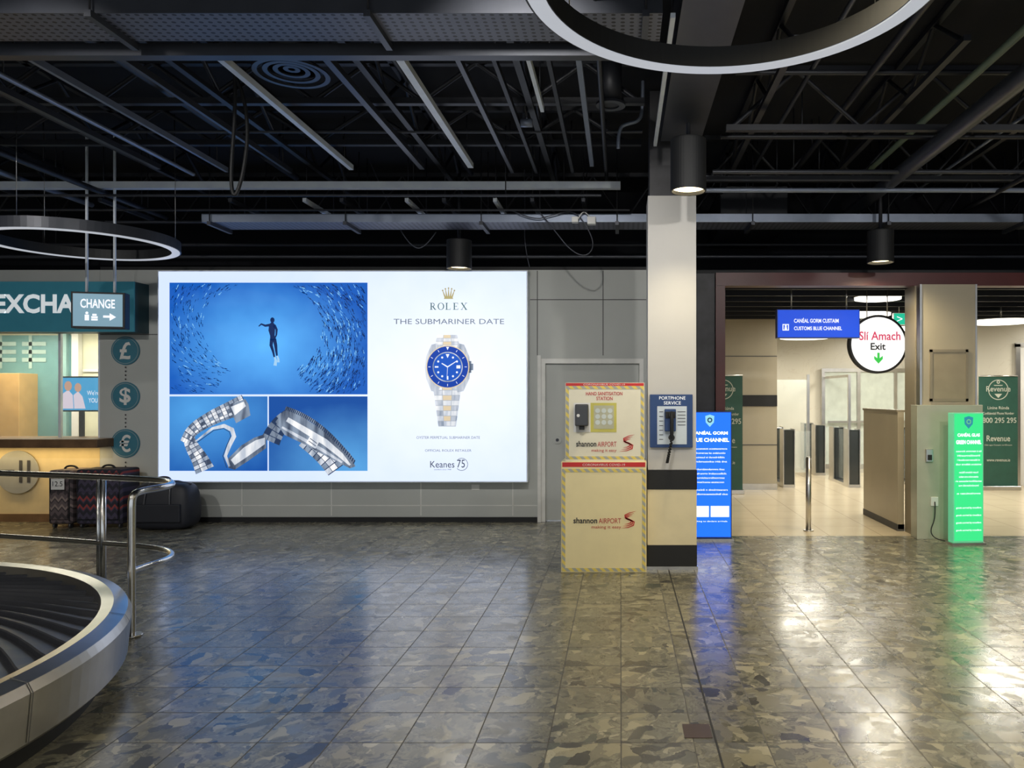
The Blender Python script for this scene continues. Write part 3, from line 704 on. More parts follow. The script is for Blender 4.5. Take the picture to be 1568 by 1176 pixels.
flat(st, 'poster', [rectp(TX(904), TX(944), TZ(662), TZ(617))], YU-0.003, mat('poster_yellow', (0.60, 0.55, 0.12), 0.5))
flat(st, 'poster_inner', [rectp(TX(909), TX(940), TZ(657), TZ(621))], YU-0.005, mat('poster_pale', (0.50, 0.50, 0.36), 0.5))
flat(st, 'poster_icons', [discp(TX(915+9.5*i), TZ(627+9*j+2), 0.022, 18) for i in range(3) for j in range(3)], YU-0.007, mat('poster_icon', (0.62, 0.68, 0.66), 0.5))
def swirl(tag, cx, cz, s, y):
    pl = []
    for k in range(3):
        r = s*(1-0.24*k); ox = -0.02*s*k
        pts = [(cx+ox+r*0.75, cz+r*0.95), (cx+ox+r*0.1, cz+r*0.80), (cx+ox-r*0.45, cz+r*0.52), (cx+ox-r*0.40, cz+r*0.22), (cx+ox+r*0.15, cz+r*0.02),
               (cx+ox+r*0.58, cz-r*0.22), (cx+ox+r*0.50, cz-r*0.58), (cx+ox-r*0.1, cz-r*0.82), (cx+ox-r*0.9, cz-r*0.90)]
        wv = [0.02*s, .08*s, .13*s, .14*s, .13*s, .14*s, .13*s, .08*s, .01*s]
        pl += stroke(pts, wv)
    flat(st, tag, pl, y, M['red'])
for tag, y, cz, x0, x1, xs in (('u', YU, 680, 882, 944, 961), ('l', YF, 797, 878, 951, 963)):
    zc = TZ(cz)
    text(st, 'brand_'+tag, 'shannon', TX(x0), TX(x0+(x1-x0)*0.50), zc-0.026, zc+0.026, y-0.004, M['txtblk'], 0.02)
    text(st, 'brand2_'+tag, 'AIRPORT', TX(x0+(x1-x0)*0.53), TX(x1), zc-0.026, zc+0.020, y-0.004, M['txtred'], 0.0)
    text(st, 'slogan_'+tag, 'making it easy', TX(x0+(x1-x0)*0.38), TX(x1), zc-0.08, zc-0.045, y-0.004, M['txtred'])
    swirl('swirl_'+tag, TX(xs), zc+0.005, 0.082, y-0.004)

# ---------------------------------------------------------------- customs portal
pr = grp('wall_portal_pier', (0.93, 8.85, 0))
box(pr, 'stone', 0.83, 1.079, 8.78, 9.9, 0, 2.99, M['charcoal'])
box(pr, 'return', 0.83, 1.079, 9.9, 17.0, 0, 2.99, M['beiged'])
fr = grp('trim_portal_frame', (3.0, 8.8, 0))
box(fr, 'post', 1.083, 1.19, 8.72, 8.90, 0, 2.84, M['redmet'])
box(fr, 'header', 1.083, 9.9, 8.72, 8.90, 2.842, 2.99, M['redmet'])
box(None, 'ceiling_customs', 0.83, 9.98, 8.91, 17.0, 3.0, 3.05, M['black'])
cg = grp('ceiling_baffles', (4, 12, 2.9))
for i in range(12):
    box(cg, 'baffle_%d' % i, 1.2, 9.9, 9.3+0.6*i, 9.34+0.6*i, 2.88, 3.0, M['dark'])
lo = grp('wall_customs_left', (2.1, 13, 0))
box(lo, 'block', 1.083, 2.65, 13.0, 16.8, 0, 2.95, M['beige'])
box(lo, 'black_band', 1.083, 2.652, 12.99, 13.0, 1.41, 1.60, M['black'])
for i, z in enumerate((0.75, 2.25)):
    box(lo, 'joint_%d' % i, 1.083, 2.65, 12.995, 13.0, z, z+0.015, M['seam'])
box(lo, 'skirting', 1.083, 2.65, 12.98, 13.0, 0, 0.1, M['steel'])
box(None, 'wall_customs_back', 2.66, 9.98, 16.85, 17.0, 0, 2.99, M['marble'])
rw = grp('wall_customs_right', (7.5, 13.6, 0))
box(rw, 'slab', 6.05, 9.98, 13.6, 13.7, 0, 2.99, M['marble'])
box(rw, 'door_surround', 6.98, 7.06, 13.55, 13.6, 0, 2.5, M['steel'])
box(rw, 'door_leaf', 7.06, 8.0, 13.57, 13.6, 0, 2.45, M['white'])
box(rw, 'door_top', 6.98, 8.05, 13.55, 13.6, 2.45, 2.52, M['steel'])

gd = grp('door_2', (4.8, 16.7, 0))
for i, x in enumerate((4.38, 5.15, 5.95, 6.75)):
    box(gd, 'stile_%d' % i, x, x+0.07, 16.7, 16.8, 0, 2.1, M['steel'])
box(gd, 'head', 4.38, 6.82, 16.7, 16.8, 2.1, 2.18, M['steel'])
box(gd, 'glass', 4.45, 6.75, 16.74, 16.76, 0.1, 2.1, mat('door_glass', (0.62, 0.68, 0.62), 0.15))
box(gd, 'rail', 4.38, 6.82, 16.7, 16.8, 0.0, 0.1, M['steel'])
box(gd, 'push_bar', 4.5, 6.7, 16.64, 16.69, 1.0, 1.04, M['steel'])
gp = grp('glass_screen', (3.6, 15.6, 0))
for i, x in enumerate((2.75, 3.62, 4.42)):
    box(gp, 'post_%d' % i, x, x+0.05, 14.9, 14.95, 0, 2.0, M['steel'])
box(gp, 'rail', 4.42, 4.47, 14.95, 16.6, 1.95, 2.0, M['steel'])
box(gp, 'pane', 2.80, 3.62, 14.92, 14.93, 0.1, 1.9, M['glass'])

def gate(name, x, y):
    g = grp(name, (x, y, 0))
    for s, yy in enumerate((y, y+0.95)):
        box(g, 'pedestal_%d' % s, x-0.09, x+0.09, yy, yy+0.28, 0.02, 1.0, M['darkglass'], 0.03)
        box(g, 'trim_l_%d' % s, x-0.102, x-0.088, yy-0.01, yy+0.29, 0.0, 1.01, M['steel'])
        box(g, 'trim_r_%d' % s, x+0.088, x+0.102, yy-0.01, yy+0.29, 0.0, 1.01, M['steel'])
    box(g, 'base', x-0.10, x+0.10, y-0.02, y+1.27, 0, 0.05, M['steel'])
    box(g, 'glass_infill', x-0.008, x+0.008, y+0.28, y+0.95, 0.08, 0.98, M['glass'])
    box(g, 'wing', x+0.10, x+0.50, y+0.55, y+0.56, 0.2, 0.95, M['glass'])
for x, y in ((2.92, 13.3), (4.05, 13.3), (3.98, 15.3), (5.2, 13.3)): gate('speed_gate', x, y)

col = grp('portal_column', (3.67, 8.7, 0))
box(col, 'upper', 3.364, 3.986, 8.60, 8.70, 1.49, 2.84, M['beige'])
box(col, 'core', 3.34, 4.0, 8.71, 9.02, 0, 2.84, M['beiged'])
glos = mat('glossy_laminate', (0.44, 0.45, 0.36), 0.12, var=0.05)
box(col, 'lower', 3.29, 4.02, 8.52, 8.70, 0, 1.49, glos, 0.004)
box(col, 'edge_strip', 3.35, 3.372, 8.59, 8.71, 1.49, 2.84, M['steel'])
box(col, 'edge_strip2', 3.97, 3.99, 8.59, 8.71, 1.49, 2.84, M['steel'])
zf0, zf1 = 1.53, 2.11
for nm, a in (('b', (3.46, 3.89, zf0, zf0+0.03)), ('t', (3.46, 3.89, zf1-0.03, zf1)), ('l', (3.46, 3.49, zf0, zf1)), ('r', (3.86, 3.89, zf0, zf1))):
    box(col, 'notice_frame_'+nm, a[0], a[1], 8.585, 8.60, a[2], a[3], M['beiged'])
box(col, 'notice_board', 3.49, 3.86, 8.592, 8.60, zf0+0.03, zf1-0.03, mat('notice_back', (0.33, 0.28, 0.19), 0.3))
box(col, 'socket', 3.44, 3.52, 8.505, 8.52, 0.37, 0.47, M['white'], 0.004)
box(col, 'reader', 3.38, 3.46, 8.49, 8.52, 0.86, 1.0, M['steel'], 0.006)
box(col, 'reader_pad', 3.40, 3.44, 8.475, 8.49, 0.88, 0.94, M['black'], 0.004)
tube(col, 'flex', [(3.48, 8.50, 0.42), (3.48, 8.47, 0.25), (3.40, 8.45, 0.1), (3.46, 8.42, 0.012), (3.55, 8.36, 0.012)], 0.006, M['black'])

lp = grp('low_partition_screen', (3.3, 9.5, 0))
box(lp, 'panel', 3.26, 3.335, 9.03, 10.3, 0.02, 1.40, M['beige'], 0.003)
box(lp, 'cap', 3.25, 3.345, 9.03, 10.31, 1.40, 1.425, M['beiged'])
box(lp, 'plinth', 3.255, 3.34, 9.03, 10.305, 0, 0.08, M['seam'])

def totem(name, x0, x1, y, top, body, glow, lines, rot, seed):
    g = grp(name, ((x0+x1)/2, y+0.05, 0))
    box(g, 'case', x0, x1, y, y+0.11, 0.02, top, body, 0.006)
    box(g, 'foot', x0-0.02, x1+0.02, y-0.02, y+0.13, 0, 0.02, M['steel'])
    flat(g, 'face', [rectp(x0+0.012, x1-0.012, 0.04, top-0.012)], y-0.003, glow)
    wd = x1-x0; cx = (x0+x1)/2
    flat(g, 'crest', [[(cx-0.05, top-0.05), (cx, top-0.035), (cx+0.05, top-0.05), (cx+0.045, top-0.12), (cx, top-0.17), (cx-0.045, top-0.12)]], y-0.006, lines[1])
    flat(g, 'crest_inner', ringp(cx, top-0.095, 0.015, 0.028, 16), y-0.008, body)
    text(g, 'title', lines[2], x0+0.045, x1-0.045, top-0.255, top-0.212, y-0.006, lines[0], 0.035)
    text(g, 'title2', lines[3], x0+0.03, x1-0.03, top-0.335, top-0.292, y-0.006, lines[0], 0.035)
    rnd = random.Random(seed); z = top-0.42; k = 0
    while z > 0.5:
        s = ''.join(rnd.choice('aeionrstlm dcu') for _ in range(26))
        ww = rnd.uniform(0.62, 0.86)*wd
        text(g, 'line_%d' % k, s, cx-ww/2, cx+ww/2, z, z+0.020, y-0.006, lines[0], 0.0)
        z -= 0.047 if (k % 4) != 3 else 0.085; k += 1
    if seed == 1:
        flat(g, 'footer', [rectp(x0+0.03, cx-0.01, 0.26, 0.38), rectp(cx+0.01, x1-0.03, 0.26, 0.38)], y-0.006, lines[0])
        text(g, 'foot_line', 'nothing to declare arrivals', x0+0.05, x1-0.05, 0.20, 0.22, y-0.006, lines[0])
    else:
        for j in range(4):
            text(g, 'foot_line_%d' % j, 'goods carried by travellers', x0+0.03, x1-0.03, 0.14+0.08*j, 0.165+0.08*j, y-0.006, lines[0])
    g.rotation_euler = (0, 0, math.radians(rot))
    return g
lw = emat('totem_print', (0.9, 0.95, 1.0), 1.6)
totem('blue_channel_totem', 0.74, 1.225, 8.45, 1.42, mat('totem_blue_case', (0.01, 0.05, 0.25), 0.4), emat('totem_blue', (0.012, 0.12, 0.80), 1.7), (lw, emat('crest_pale', (0.3, 0.7, 0.85)), 'CANÉAL GORM', 'BLUE CHANNEL'), 0, 1)
totem('green_channel_totem', 3.55, 3.89, 8.22, 1.41, mat('totem_green_case', (0.15, 0.42, 0.28), 0.4, emis=(0.08, 0.45, 0.22), es=0.7), emat('totem_green', (0.022, 0.36, 0.115), 2.3), (lw, emat('crest_pale2', (0.03, 0.25, 0.35)), 'CANÉAL GLAS', 'GREEN CHANNEL'), 5, 2)

b1 = grp('steel_bollard', (2.216, 9.05, 0))
cyl(b1, 'post', (2.216, 9.05, 0.01), 0.032, 0.85, M['steel']); cyl(b1, 'cap', (2.216, 9.05, 0.86), 0.032, 0.012, M['steel'], r2=0.02)
cyl(b1, 'flange', (2.216, 9.05, 0), 0.06, 0.012, M['steel'])

def banner(name, x0, x1, y, z1, lines):
    g = grp(name, ((x0+x1)/2, y, 0))
    flat(g, 'sheet', [rectp(x0, x1, 0.07, z1)], y, M['green'])
    box(g, 'back', x0, x1, y+0.001, y+0.006, 0.07, z1, M['charcoal'])
    box(g, 'base', x0-0.02, x1+0.02, y-0.08, y+0.1, 0, 0.07, M['steel'], 0.01)
    cyl(g, 'top_rail', (x0, y, z1), 0.012, x1-x0, M['steel'], 'X')
    cx = (x0+x1)/2; pale = mat('banner_pale', (0.50, 0.53, 0.45), 0.5); w_ = x1-x0
    flat(g, 'crest', ringp(cx, z1-0.23, w_*0.24, w_*0.26, 30)+ringp(cx, z1-0.10, w_*0.02, w_*0.045, 16)+[[(cx-w_*0.12, z1-0.15), (cx+w_*0.12, z1-0.15), (cx+w_*0.10, z1-0.165), (cx-w_*0.10, z1-0.165)], [(cx-w_*0.10, z1-0.30), (cx+w_*0.10, z1-0.30), (cx, z1-0.37)]], y-0.003, pale)
    for i, (s, z, h, f) in enumerate(lines):
        text(g, 'text_%d' % i, s, cx-w_*f/2, cx+w_*f/2, z, z+h, y-0.006, pale, 0.01)
RL = [('Revenue', 1.66, 0.09, 0.62), ('Líníne Rúnda', 1.36, 0.05, 0.55), ('Confidential Phone Number', 1.27, 0.045, 0.8), ('1800 295 295', 1.13, 0.09, 0.92), ('Revenue', 0.82, 0.10, 0.6), ('Cáin agus Custaim na hÉireann', 0.74, 0.035, 0.7), ('www.revenue.ie', 0.48, 0.05, 0.6)]
banner('revenue_banner', 6.04, 6.70, 12.95, 1.92, RL)
banner('revenue_banner', 1.36, 1.98, 12.45, 1.92, RL)

hb = grp('hanging_channel_sign', (2.41, 9.3, 2.29))
box(hb, 'case', 1.895, 2.90, 9.30, 9.40, 2.29, 2.64, mat('sign_blue_case', (0.01, 0.03, 0.2), 0.4), 0.006)
flat(hb, 'face', [rectp(1.905, 2.89, 2.30, 2.63)], 9.296, emat('sign_blue', (0.012, 0.075, 0.66), 1.0))
text(hb, 'line1', 'CANÉAL GORM CUSTAIM', 2.10, 2.64, 2.475, 2.535, 9.292, M['ewhite'], 0.02)
text(hb, 'line2', 'CUSTOMS BLUE CHANNEL', 2.10, 2.68, 2.385, 2.43, 9.292, M['ewhite'], 0.02)
flat(hb, 'pictogram', ringp(2.0, 2.42, 0.04, 0.055, 4, math.pi/4, 2*math.pi+math.pi/4)+[discp(2.0, 2.435, 0.013, 12), rectp(1.985, 2.015, 2.39, 2.42)], 9.292, M['ewhite'])
for i, x in enumerate((2.08, 2.75)): cyl(hb, 'rod_%d' % i, (x, 9.35, 2.64), 0.008, 0.36, M['steel'])

rs = grp('round_exit_sign', (3.28, 9.8, 2.25))
cyl(rs, 'drum', (3.29, 9.80, 2.25), 0.375, 0.09, M['black'], 'Y', 64)
flat(rs, 'face', [discp(3.29, 2.25, 0.345, 64)], 9.796, emat('exit_white', (0.95, 0.95, 0.95), 1.0))
text(rs, 'text1', 'Slí Amach', 3.045, 3.57, 2.30, 2.41, 9.792, emat('exit_red', (0.65, 0.03, 0.10), 1.0), 0.01)
text(rs, 'text2', 'Exit', 3.19, 3.38, 2.175, 2.265, 9.792, M['txtblk'], 0.02)
flat(rs, 'arrow', [[(3.275, 2.14), (3.305, 2.14), (3.305, 2.07), (3.345, 2.10), (3.345, 2.06), (3.29, 2.0), (3.235, 2.06), (3.235, 2.10), (3.275, 2.07)]], 9.792, emat('exit_green', (0.05, 0.55, 0.08), 1.0))
for i, x in enumerate((3.16, 3.42)): cyl(rs, 'rod_%d' % i, (x, 9.85, 2.60), 0.007, 0.40, M['steel'])
es = grp('emergency_exit_sign', (4.05, 11.2, 2.62))
box(es, 'case', 3.98, 4.16, 11.2, 11.25, 2.62, 2.80, M['white'], 0.004)
flat(es, 'face', [rectp(3.99, 4.15, 2.63, 2.79)], 11.197, emat('em_green', (0.02, 0.5, 0.3), 1.0))
text(es, 'mark', '>', 4.03, 4.11, 2.67, 2.75, 11.194, M['ewhite'])
cyl(es, 'rod', (4.07, 11.22, 2.80), 0.006, 0.2, M['steel'])

def rlight(x, y, r, z, power):
    g = grp('round_ceiling_light', (x, y, z))
    cyl(g, 'diffuser', (x, y, z), r, 0.03, emat('customs_lamp', (1, 0.96, 0.85), 3.0), 'Z', 48)
    cyl(g, 'housing', (x, y, z+0.03), r*1.02, 0.01, M['white'], 'Z', 48)
    cyl(g, 'stem', (x, y, z+0.04), 0.01, 2.99-z-0.04, M['steel'])
    ld = bpy.data.lights.new('disc_lamp', 'AREA'); ld.shape = 'DISK'; ld.size = 2*r; ld.energy = power; ld.color = (1, 0.94, 0.80)
    o = bpy.data.objects.new('lamp', ld); S.collection.objects.link(o); o.parent = g; o.location = (0, 0, -0.01)
for a in ((3.45, 10.3, 0.30, 2.88, 35), (3.85, 12.2, 0.42, 2.86, 55), (3.45, 14.4, 0.45, 2.66, 60), (5.6, 11.3, 0.42, 2.66, 60), (5.6, 15.0, 0.45, 2.88, 60), (8.2, 12.6, 0.45, 2.88, 60)): rlight(*a)

# ---------------------------------------------------------------- carousel
CX, CY = -4.87, 3.15
car = grp('baggage_carousel', (CX, CY, 0))
def prof_sweep(name, prof, m, smooth=False, n=48):
    st_ = [((1, 0), (0, -4.5))]+[((math.cos(a), math.sin(a)), (0, 0)) for a in [math.pi/2*i/n for i in range(n+1)]]+[((0, 1), (-4.5, 0))]
    v = []; f = []; k = len(prof)
    for (dx, dy), (ox, oy) in st_:
        for r, z in prof: v.append((CX+dx*r+ox, CY+dy*r+oy, z))
    for i in range(len(st_)-1):
        for j in range(k):
            j2 = (j+1) % k
            f.append((i*k+j, (i+1)*k+j, (i+1)*k+j2, i*k+j2))
    f.append(tuple(range(k))); f.append(tuple(range((len(st_)-1)*k, len(st_)*k))[::-1])
    return mk(car, name, v, f, m, smooth)
prof_sweep('outer_skirt', [(2.38, 0.13), (2.40, 0.15), (2.42, 0.36), (2.40, 0.40), (2.33, 0.42), (2.27, 0.41), (2.25, 0.34), (2.25, 0.13)], M['steel'])
prof_sweep('plinth', [(2.28, 0.0), (2.28, 0.13), (2.1, 0.13), (2.1, 0.0)], M['black'])
prof_sweep('belt_bed', [(2.27, 0.2), (2.27, 0.31), (1.15, 0.40), (1.15, 0.2)], M['black'])
prof_sweep('inner_rim', [(1.16, 0.0), (1.16, 0.50), (1.02, 0.52), (0.98, 0.0)], M['steel'])
for i, a in enumerate((0.02, 0.45, 0.95, 1.4)):
    v = [(CX+r*math.cos(a+da), CY+r*math.sin(a+da), z) for da in (-0.0015, 0.0015) for r, z in ((2.405, 0.15), (2.425, 0.36), (2.404, 0.402), (2.33, 0.422))]
    mk(car, 'skirt_joint_%d' % i, v, [(0, 1, 5, 4), (1, 2, 6, 5), (2, 3, 7, 6)], M['seam'])
V = []; F = []
NS = 12; SPC = math.pi/2/17
for i in range(-10, 30):
    a0 = i*SPC; wdt = SPC*1.25
    for s in range(NS+1):
        t = s/NS; r = 1.18+(2.262-1.18)*t
        ang = a0+(1-t)**1.2*0.85
        zz = 0.405-(r-1.15)*0.066
        for e, dz in ((0, 0.036), (0.006, 0.041), (wdt, 0.002)):
            aa = ang+e
            if aa < 0: x, y = CX+r, CY+aa*1.7
            elif aa > math.pi/2: x, y = CX-(aa-math.pi/2)*1.7, CY+r
            else: x, y = CX+r*math.cos(aa), CY+r*math.sin(aa)
            V.append((x, y, zz+dz))
    b0 = len(V)-3*(NS+1)
    for s in range(NS):
        for j in (0, 1): F.append((b0+3*s+j, b0+3*s+3+j, b0+3*s+4+j, b0+3*s+1+j))
    n0 = len(V)
    for s in range(NS+1):
        q = V[b0+3*s]; V.append((q[0], q[1], q[2]-0.03))
    for s in range(NS): F.append((b0+3*s, n0+s, n0+s+1, b0+3*s+3))
mk(car, 'belt_plates', V, F, M['rubber'])

# ---------------------------------------------------------------- railing
rg = grp('tubular_guard_rail', (-3.6, 5.8, 0))
pathxy = [(-6.6, 6.75), (-5.8, 6.55), (-5.15, 6.38), (-4.5, 6.2), (-4.0, 6.04), (-3.65, 5.93), (-3.42, 5.80), (-3.27, 5.62), (-3.22, 5.42), (-3.25, 5.25), (-3.246, 5.11)]
tube(rg, 'top_rail', [(x, y, 0.95) for x, y in pathxy[:-1]]+[(-3.246, 5.13, 0.945), (-3.246, 5.10, 0.90), (-3.246, 5.10, 0.80), (-3.246, 5.10, 0.012)], 0.024, M['chrome'], res=16)
tube(rg, 'lower_rail', [(x, y, 0.43) for x, y in pathxy], 0.020, M['chrome'], res=16)
for i, (x, y) in enumerate(((-4.09, 6.07), (-5.6, 6.49))):
    cyl(rg, 'post_%d' % i, (x, y, 0), 0.022, 0.95, M['chrome'])
    cyl(rg, 'post_flange_%d' % i, (x, y, 0), 0.06, 0.012, M['chrome'])
    cyl(rg, 'post_thin_%d' % i, (x-0.045, y+0.01, 0.0), 0.012, 0.94, M['chrome'])
cyl(rg, 'post_flange_front', (-3.246, 5.10, 0), 0.065, 0.012, M['chrome'])

# ---------------------------------------------------------------- floor details
box(None, 'trim_floor_joint', 0.437, 0.446, -1, 7.02, 0.0, 0.002, M['black'])
box(None, 'floor_access_plate', 0.30, 0.43, 3.58, 3.73, 0.0, 0.003, mat('brown_plate', (0.06, 0.038, 0.028), 0.4))

# ---------------------------------------------------------------- ceiling services
def hung(name, x0, x1, y0, y1, z0, z1, m, hang=(), hr=0.006):
    g = grp(name, ((x0+x1)/2, (y0+y1)/2, z0))
    box(g, 'section', x0, x1, y0, y1, z0, z1, m)
    for i, (hx, hy) in enumerate(hang): cyl(g, 'hanger_%d' % i, (hx, hy, z1), hr, 4.4-z1, M['dark'], seg=8)
    return g
def tray(name, x0, x1, y0, y1, z0, lip, lipm):
    g = grp(name, ((x0+x1)/2, (y0+y1)/2, z0))
    box(g, 'bed', x0, x1, y0, y1, z0, z0+0.008, M['perf'])
    box(g, 'lip_front', x0, x1, y0-0.006, y0, z0, z0+lip, lipm)
    box(g, 'lip_back', x0, x1, y1, y1+0.006, z0, z0+lip, M['grey'])
    n = int((x1-x0)/1.5)
    for i in range(n+1):
        x = x0+0.1+i*(x1-x0-0.2)/max(1, n)
        box(g, 'bracket_%d' % i, x-0.02, x+0.02, y0-0.05, y1+0.05, z0-0.04, z0, M['grey'])
        cyl(g, 'hanger_a%d' % i, (x, y0-0.03, z0), 0.006, 4.4-z0, M['dark'], seg=8)
        cyl(g, 'hanger_b%d' % i, (x, y1+0.03, z0), 0.006, 4.4-z0, M['dark'], seg=8)
tray('cable_tray', -6.5, 0.25, 4.55, 4.90, 3.86, 0.10, M['grey'])
tray('cable_tray', -4.6, 7.5, 8.44, 8.82, 3.50, 0.09, M['alu'])
hung('ceiling_channel', -9.5, 0.0, 8.12, 8.20, 3.79, 3.86, M['alub'], [(x, 8.16) for x in (-8, -6, -4, -2.2, -0.6)])
hung('ceiling_channel', -8.5, 0.25, 5.02, 5.10, 3.82, 3.90, M['grey'], [(x, 5.06) for x in (-6, -4, -2)])
hung('ceiling_channel', 0.8, 8.5, 7.70, 7.76, 3.76, 3.80, M['grey'], [(x, 7.73) for x in (2, 4, 6)])
slats = [(-5.9, 'dark', 5.2, 8.05, .04), (-4.75, 'grey', 5.2, 7.9, .05), (-4.1, 'alu', 5.2, 8.0, .03), (-3.45, 'grey', 5.2, 8.05, .03),
         (-2.775, 'alub', 5.2, 7.92, .045), (-2.04, 'grey', 5.2, 7.9, .05), (-1.53, 'alub', 5.2, 7.85, .055), (-1.13, 'grey', 5.2, 8.05, .035),
         (-0.64, 'alub', 5.2, 6.3, .03), (-0.5, 'dark', 5.2, 8.05, .03), (-0.29, 'alu', 5.2, 7.8, .04), (-0.88, 'dark', 5.2, 8.05, .03)]
for i, (x, m_, y0, y1, wv) in enumerate(slats):
    hung('ceiling_batten', x-wv/2, x+wv/2, y0, y1, 3.92, 3.97, M[m_], [(x, y0+0.2), (x, y1-0.2)])
for x in (-5.6, -4.2, -3.4, -3.0, -2.3, -1.9, -1.35, -0.95, -0.4):
    hung('ceiling_batten', x-0.02, x+0.02, 8.26, 9.2, 3.68, 3.72, M['alub'] if x in (-2.3, -1.35, -3.4) else M['grey'], [(x, 8.32), (x, 9.1)])
hung('ceiling_duct', 0.36, 0.72, 3.3, 6.9, 3.88, 4.25, M['grey'], [(0.5, 4.2), (0.5, 6.0)])
hung('ceiling_duct', 0.30, 0.33, 4.6, 6.98, 3.86, 3.89, M['alub'], [(0.315, 4.7)])
hung('ceiling_duct', 1.2, 2.0, 9.2, 10.5, 3.6, 4.1, M['dark'], [(1.6, 9.6)])
def pipe(name, pts, r, m):
    g = grp(name, pts[0]); tube(g, 'run', pts, r, m, smooth=False)
    for i, q in enumerate((pts[0], pts[-1])):
        o = pts[1] if i == 0 else pts[-2]
        v = Vector(q).lerp(Vector(o), 0.12); cyl(g, 'hanger_%d' % i, (v.x, v.y, v.z+r*0.6), 0.006, 4.4-v.z-r*0.6, M['dark'], seg=8)
pipe('ceiling_pipe', [(2.78, 9.3, 3.8), (2.78, 3.0, 3.8)], 0.075, M['grey'])
pipe('ceiling_pipe', [(2.71, 8.4, 4.05), (2.71, 3.0, 4.05)], 0.030, mat('green_grey_pipe', (0.20, 0.27, 0.19), 0.4))
for (x, z, r, m_, ya, yb) in ((1.95, 4.1, .03, 'dark', 3.5, 8.4), (1.5, 4.15, .02, 'grey', 4.0, 9.0), (3.4, 3.95, .015, 'alu', 3.6, 9.2), (3.9, 3.7, .025, 'dark', 3.6, 9.2), (4.4, 4.1, .04, 'dark', 4, 9), (5.2, 3.9, .025, 'grey', 4, 9),
                              (-0.15, 3.95, .02, 'dark', 3.4, 8.4), (-4.45, 3.9, .02, 'alu', 5.2, 8.0), (-5.5, 3.75, .03, 'dark', 5.3, 9.3), (-6.4, 3.9, .03, 'alu', 5.3, 9.3), (-7.2, 4.0, .03, 'grey', 5.3, 9.3), (-1.75, 4.2, .03, 'dark', 3.5, 9), (-3.8, 4.15, .04, 'dark', 5.3, 9)):
    pipe('ceiling_pipe', [(x, ya, z), (x, yb, z)], r, M[m_])
for (y, z, r, m_, xa, xb) in ((7.5, 3.78, .022, 'grey', 0.9, 7.5), (7.95, 3.72, .025, 'alu', 0.75, 8.0), (7.0, 4.0, .014, 'grey', -7.5, 0.2), (8.0, 3.68, .014, 'grey', -8.5, -0.2), (9.45, 3.45, .02, 'dark', -9.0, 6.8),
                              (9.55, 3.32, .02, 'grey', -9.0, 7.5), (8.95, 3.62, .014, 'grey', -6.0, 7.5), (6.0, 4.12, .02, 'dark', 0.9, 6), (6.9, 3.92, .02, 'dark', 0.9, 7), (8.3, 3.60, .012, 'dark', -8, 0.1)):
    pipe('ceiling_pipe', [(xa, y, z), (xb, y, z)], r, M[m_])
def truss(y, x0, x1, z0, z1, step=0.55):
    g = grp('ceiling_truss', (x0, y, z0))
    box(g, 'bottom_chord', x0, x1, y-0.03, y+0.03, z0, z0+0.05, M['dark'])
    box(g, 'top_chord', x0, x1, y-0.03, y+0.03, z1-0.05, z1, M['dark'])
    pts = []; x = x0+0.05; k = 0
    while x < x1:
        pts.append((x, y, (z0+0.03) if k % 2 == 0 else (z1-0.03))); x += step; k += 1
    tube(g, 'web', pts, 0.022, M['dark'], smooth=False)
truss(6.55, 0.9, 7, 3.85, 4.4); truss(8.3, 0.9, 8, 3.9, 4.4, 0.4); truss(6.4, -8, 0.2, 4.02, 4.4, 0.45); truss(7.45, -8, 0.2, 4.02, 4.4, 0.5); truss(9.7, -8, 8, 3.75, 4.4, 0.4)
def truss_y(x, y0, y1, z0, z1, step=0.5):
    g = grp('ceiling_joist', (x, y0, z0))
    box(g, 'bottom_chord', x-0.025, x+0.025, y0, y1, z0, z0+0.04, M['dark'])
    box(g, 'top_chord', x-0.025, x+0.025, y0, y1, z1-0.04, z1, M['dark'])
    pts = []; y = y0+0.05; k = 0
    while y < y1:
        pts.append((x, y, (z0+0.02) if k % 2 == 0 else (z1-0.02))); y += step; k += 1
    tube(g, 'web', pts, 0.018, M['dark'], smooth=False)
for x in (-6.8, -4.95, -3.25, -1.9, -0.75, 1.2, 2.35, 3.6, 4.9): truss_y(x, 5.2, 9.4, 4.0, 4.39)
lc = grp('hanging_cable', (-3.3, 5.9, 3.9))
tube(lc, 'loop', [(-3.18, 6.0, 4.39), (-2.98, 6.0, 4.1), (-2.90, 6.0, 3.7), (-2.95, 6.0, 3.3), (-3.02, 6.0, 3.12), (-3.05, 6.0, 3.3), (-3.00, 6.0, 3.9), (-3.02, 6.0, 4.39)], 0.014, M['black'])
lc = grp('hanging_cable', (-0.6, 8.35, 3.3))
tube(lc, 'loop', [(-1.2, 8.37, 3.62), (-0.95, 8.37, 3.50), (-0.75, 8.37, 3.56), (-0.5, 8.37, 3.62), (-0.35, 8.37, 3.42), (-0.28, 8.37, 3.22), (-0.38, 8.37, 3.10), (-0.55, 8.37, 3.18), (-0.72, 8.37, 3.40), (-0.9, 8.37, 3.62)], 0.006, M['grey'])
box(lc, 'junction_box', -0.53, -0.46, 8.34, 8.42, 3.48, 3.54, M['white'], 0.005)
box(lc, 'junction_box_b', -0.36, -0.27, 8.34, 8.42, 3.46, 3.54, M['white'], 0.005)
tube(lc, 'lead', [(-0.46, 8.36, 3.52), (-0.42, 8.36, 3.60), (-0.36, 8.36, 3.58), (-0.31, 8.36, 3.50)], 0.006, M['white'])
lc = grp('hanging_cable', (-1.1, 9.2, 3.3))
tube(lc, 'drop', [(-1.15, 9.2, 4.3), (-1.14, 9.2, 3.8), (-1.16, 9.25, 3.4), (-1.10, 9.3, 3.15)], 0.006, M['grey'])
lc = grp('hanging_cable', (-2.5, 8.9, 3.3))
